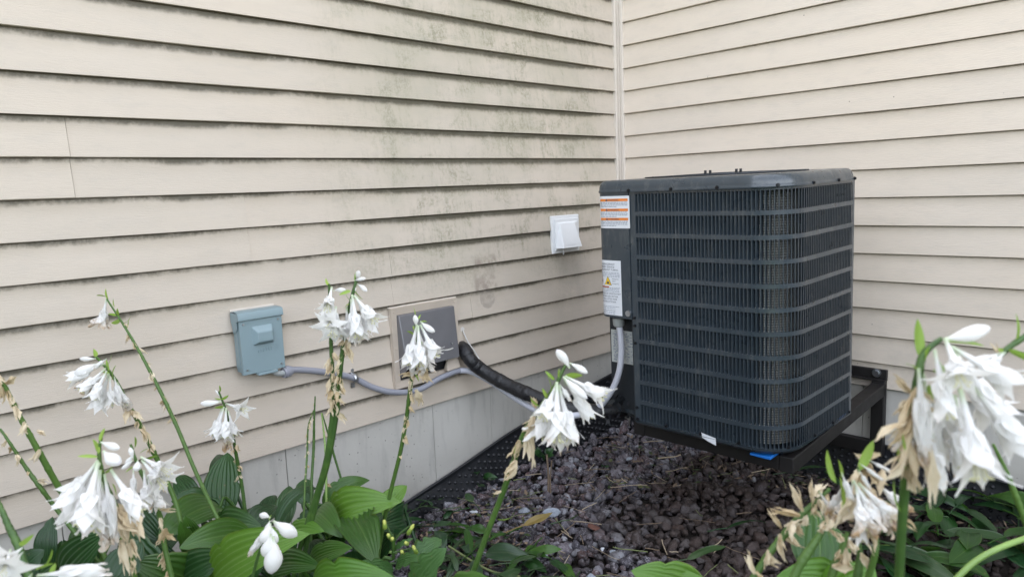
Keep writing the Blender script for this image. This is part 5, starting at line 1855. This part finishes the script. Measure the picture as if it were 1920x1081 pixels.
# ---- fallen leaves, twigs
def fallen(px, py, ang, L, w_, mt, label, group=None, lift=.02):
    c = onZ(px, py, GZ)
    c.z = gz(c.x, c.y) + lift
    d_ = (DX * math.cos(ang) + DZ * math.sin(ang))
    d_.z = 0
    d_.normalize()
    bb = MB()
    tl = Vector((random.uniform(-.5, .5), random.uniform(-.5, .5), 1))
    leaf_shape(bb, c - d_ * L / 2, c + d_ * L / 2 + Vector((0, 0, random.uniform(-.01, .03))), w_, tl.normalized(), random.uniform(.02, .16), random.uniform(-.2, .4), nu=14, nv=16, wave=.18, curl=random.uniform(-.1, .2))
    s_ = c - d_ * L / 2
    bb.tube([s_, s_ - d_ * .03, s_ - d_ * .07 + Vector((0, 0, -.006))], .0022, 5)
    tag(bb.build('fallen_leaf', MT[mt], None, c, smooth=True), label, 'leaf', group)


fallen(1010, 992, .5, .115, .050, 'leaf_yellow', 'half yellowed hosta leaf lying on the gravel in the middle', lift=.055)
fallen(1082, 980, .2, .05, .035, 'leaf_fallen', 'small round green leaf next to the rust-red stone', lift=.03)
fallen(955, 1045, -.3, .16, .10, 'leaf_fallen', 'large torn striped leaf beside the base of the lone stalk', lift=.04)
fallen(1400, 1003, .1, .13, .028, 'leaf_dark', 'folded dark leaf lying on the stones left of the husks', lift=.03)
fallen(1325, 1052, .2, .13, .045, 'leaf_fallen', 'ragged green leaf lying near the bottom centre', lift=.03)
fallen(1520, 896, -.05, .15, .035, 'leaf_fallen', 'curled green leaf just below the bracket tip', lift=.03)
G1 = 'fallen leaves heaped at the right'
for k in range(64):
    px, py = random.uniform(1650, 1960), random.uniform(930, 1100)
    if px < 1740 and py < 1000:
        continue
    fallen(px, py, random.uniform(0, 6.28), random.uniform(.12, .22), random.uniform(.06, .12), random.choice(('leaf_fallen', 'leaf_dark', 'leaf_fallen', 'leaf', 'leaf')), 'torn dark green leaf in the heap of cuttings at the right', G1, random.uniform(.015, .10))
G2 = 'fallen leaves between plants and gravel'
for k in range(64):
    f = random.random()
    px, py = 740 + 330 * f + random.uniform(-40, 40), 985 + 90 * f + random.uniform(-35, 60)
    if px > 1020 and py < 1040:
        continue
    fallen(px, py, random.uniform(0, 6.28), random.uniform(.05, .13), random.uniform(.025, .07), random.choice(('leaf_fallen', 'leaf_dark', 'leaf_fallen', 'leaf')), 'crumpled green leaf among cuttings at the edge of the gravel', G2, random.uniform(.012, .05))
for px, py in ((770, 940), (800, 955), (840, 965), (880, 940), (760, 965), (825, 948), (905, 925)):
    fallen(px, py, random.uniform(0, 6.28), random.uniform(.05, .09), random.uniform(.03, .05), 'leaf_fallen', 'shredded green leaf on the gravel below the drainage sheet', 'shredded leaves by the drainage sheet', .02)
for px, py in ((1560, 905), (1600, 900), (1640, 895), (1585, 888), (1750, 945), (1800, 938)):
    fallen(px, py, random.uniform(0, 6.28), random.uniform(.07, .12), random.uniform(.03, .06), 'leaf_dark', 'dark leaf on the ground under the bracket arm', 'dark leaves under the bracket', .02)


def litter(px, py, ang, L, r, mt, label=None, bend=.1, lift=.012):
    c = onZ(px, py, GZ)
    c.z = gz(c.x, c.y) + lift
    d_ = DX * math.cos(ang) + DZ * math.sin(ang)
    d_.z = 0
    d_.normalize()
    s_ = d_.cross(UP)
    pts = [c - d_ * L / 2, c + s_ * L * bend * .8 + Vector((0, 0, .003)), c + d_ * L * .25 + s_ * L * bend * .8 + Vector((0, 0, .003)), c + d_ * L / 2 + Vector((0, 0, .006))]
    return spline(pts, 4), r, c


tw = [(1250, 868, .12, .085, .0026, 'straw', 'pale straw stick lying on the dark earth below the air conditioner'), (1190, 825, .9, .07, .0014, 'straw', None), (1210, 822, -.5, .06, .0014, 'straw', None)]
sp_, r_, c_ = litter(1255, 868, .15, .10, .0028, 'straw', lift=.026)
tag(MB().tube(sp_, r_, 6).build('stick', MT['straw'], None, c_, smooth=True), 'pale straw stick lying on the dark earth below the air conditioner', 'stick')
sp_, r_, c_ = litter(905, 1050, -.75, .32, .004, 'stem_dry', lift=.035)
tag(MB().tube(sp_, r_, 6).build('stick', MT['stem_dry'], None, c_, smooth=True), 'green-brown cut stem lying across the stones beside the lone stalk', 'stick')
sp_, r_, c_ = litter(690, 1030, -.6, .26, .0055, 'stalk_pale', lift=.05)
tag(MB().tube(sp_, r_, 6).build('stick', MT['stalk_pale'], None, c_, smooth=True), 'pale green cut stem lying right of the middle hosta leaves', 'stick')
sp_ = spline([P(1785, 1092, .95), P(1825, 1054, .95), P(1870, 1028, .95), P(1935, 1004, .97)], 6)
tag(MB().tube(sp_, .0040, 7).build('stick', MT['stalk_pale'], None, sp_[0], smooth=True), 'bright green arching stem over the leaf heap at the lower right', 'stem')
sp_ = spline([onZ(1625, 1025, GZ + .05), onZ(1660, 1023, GZ + .06), onZ(1695, 1024, GZ + .05)], 5)
tag(MB().tube(sp_, .0050, 7).build('stick', MT['stalk_pale'], None, sp_[0], smooth=True), 'pale green stem lying behind the upright stalk at the right', 'stem')
# upright dry stem at the sprout
q = onZ(1028, 922, GZ)
sp_ = [q, q + Vector((.004, 0, .07)), q + Vector((-.004, .003, .15))]
bb = MB().tube(spline(sp_, 4), [.0042] * 9, 6)
bb.tube(spline([q + Vector((.012, .0, -.01)), q + Vector((.010, .004, .06)), q + Vector((.02, .004, .13))], 4), .0026, 6)
tag(bb.build('stick', MT['twig'], None, q, smooth=True), 'dry brown stem standing in the gravel under the lone flowers', 'stick')
bb = MB()
for k in range(130):
    px, py = random.choice(((random.uniform(860, 1300), random.uniform(830, 960)), (random.uniform(760, 1400), random.uniform(930, 1081)), (random.uniform(1120, 1480), random.uniform(815, 920))))
    q = onZ(px, py, GZ)
    if q.x < .09 or q.y > -.06:
        continue
    sp_, r_, c_ = litter(px, py, random.uniform(0, 6.28), random.uniform(.025, .13), random.uniform(.0007, .0019), 'twig', bend=random.uniform(-.04, .04), lift=random.uniform(.008, .026))
    bb.cur = random.choice((0, 0, 1, 1, 2))
    bb.tube(sp_, r_, 4, False)
tag(bb.build('twig_litter', [MT['twig'], MT['straw'], MT['stem_dry']], smooth=True), kind='stuff')
bb = MB()
for k in range(1100):                                # bits of bark and leaf crumbs
    px, py = random.choice(((random.uniform(1130, 1520), random.uniform(812, 925)), (random.uniform(760, 1000), random.uniform(920, 1060)), (random.uniform(1480, 1900), random.uniform(880, 1000))))
    q = onZ(px, py, GZ)
    if q.x < .09 or q.y > -.06:
        continue
    q.z = gz(q.x, q.y) + random.uniform(.006, .024)
    a = random.uniform(0, 6.28)
    L, w_ = random.uniform(.006, .024), random.uniform(.002, .008)
    d_ = Vector((math.cos(a), math.sin(a), random.uniform(-.3, .3))) * L
    s_ = Vector((-math.sin(a), math.cos(a), random.uniform(-.3, .3))) * w_
    bb.cur = random.choice((0, 0, 1, 1, 2, 2))
    bb.add([q - d_, q + s_ + Vector((0, 0, .002)), q + d_, q - s_ + Vector((0, 0, -.001))], [(0, 1, 2), (0, 2, 3)])
tag(bb.build('bark_crumbs', [MT['twig'], MT['soil'], MT['leaf_fallen']]), kind='stuff')
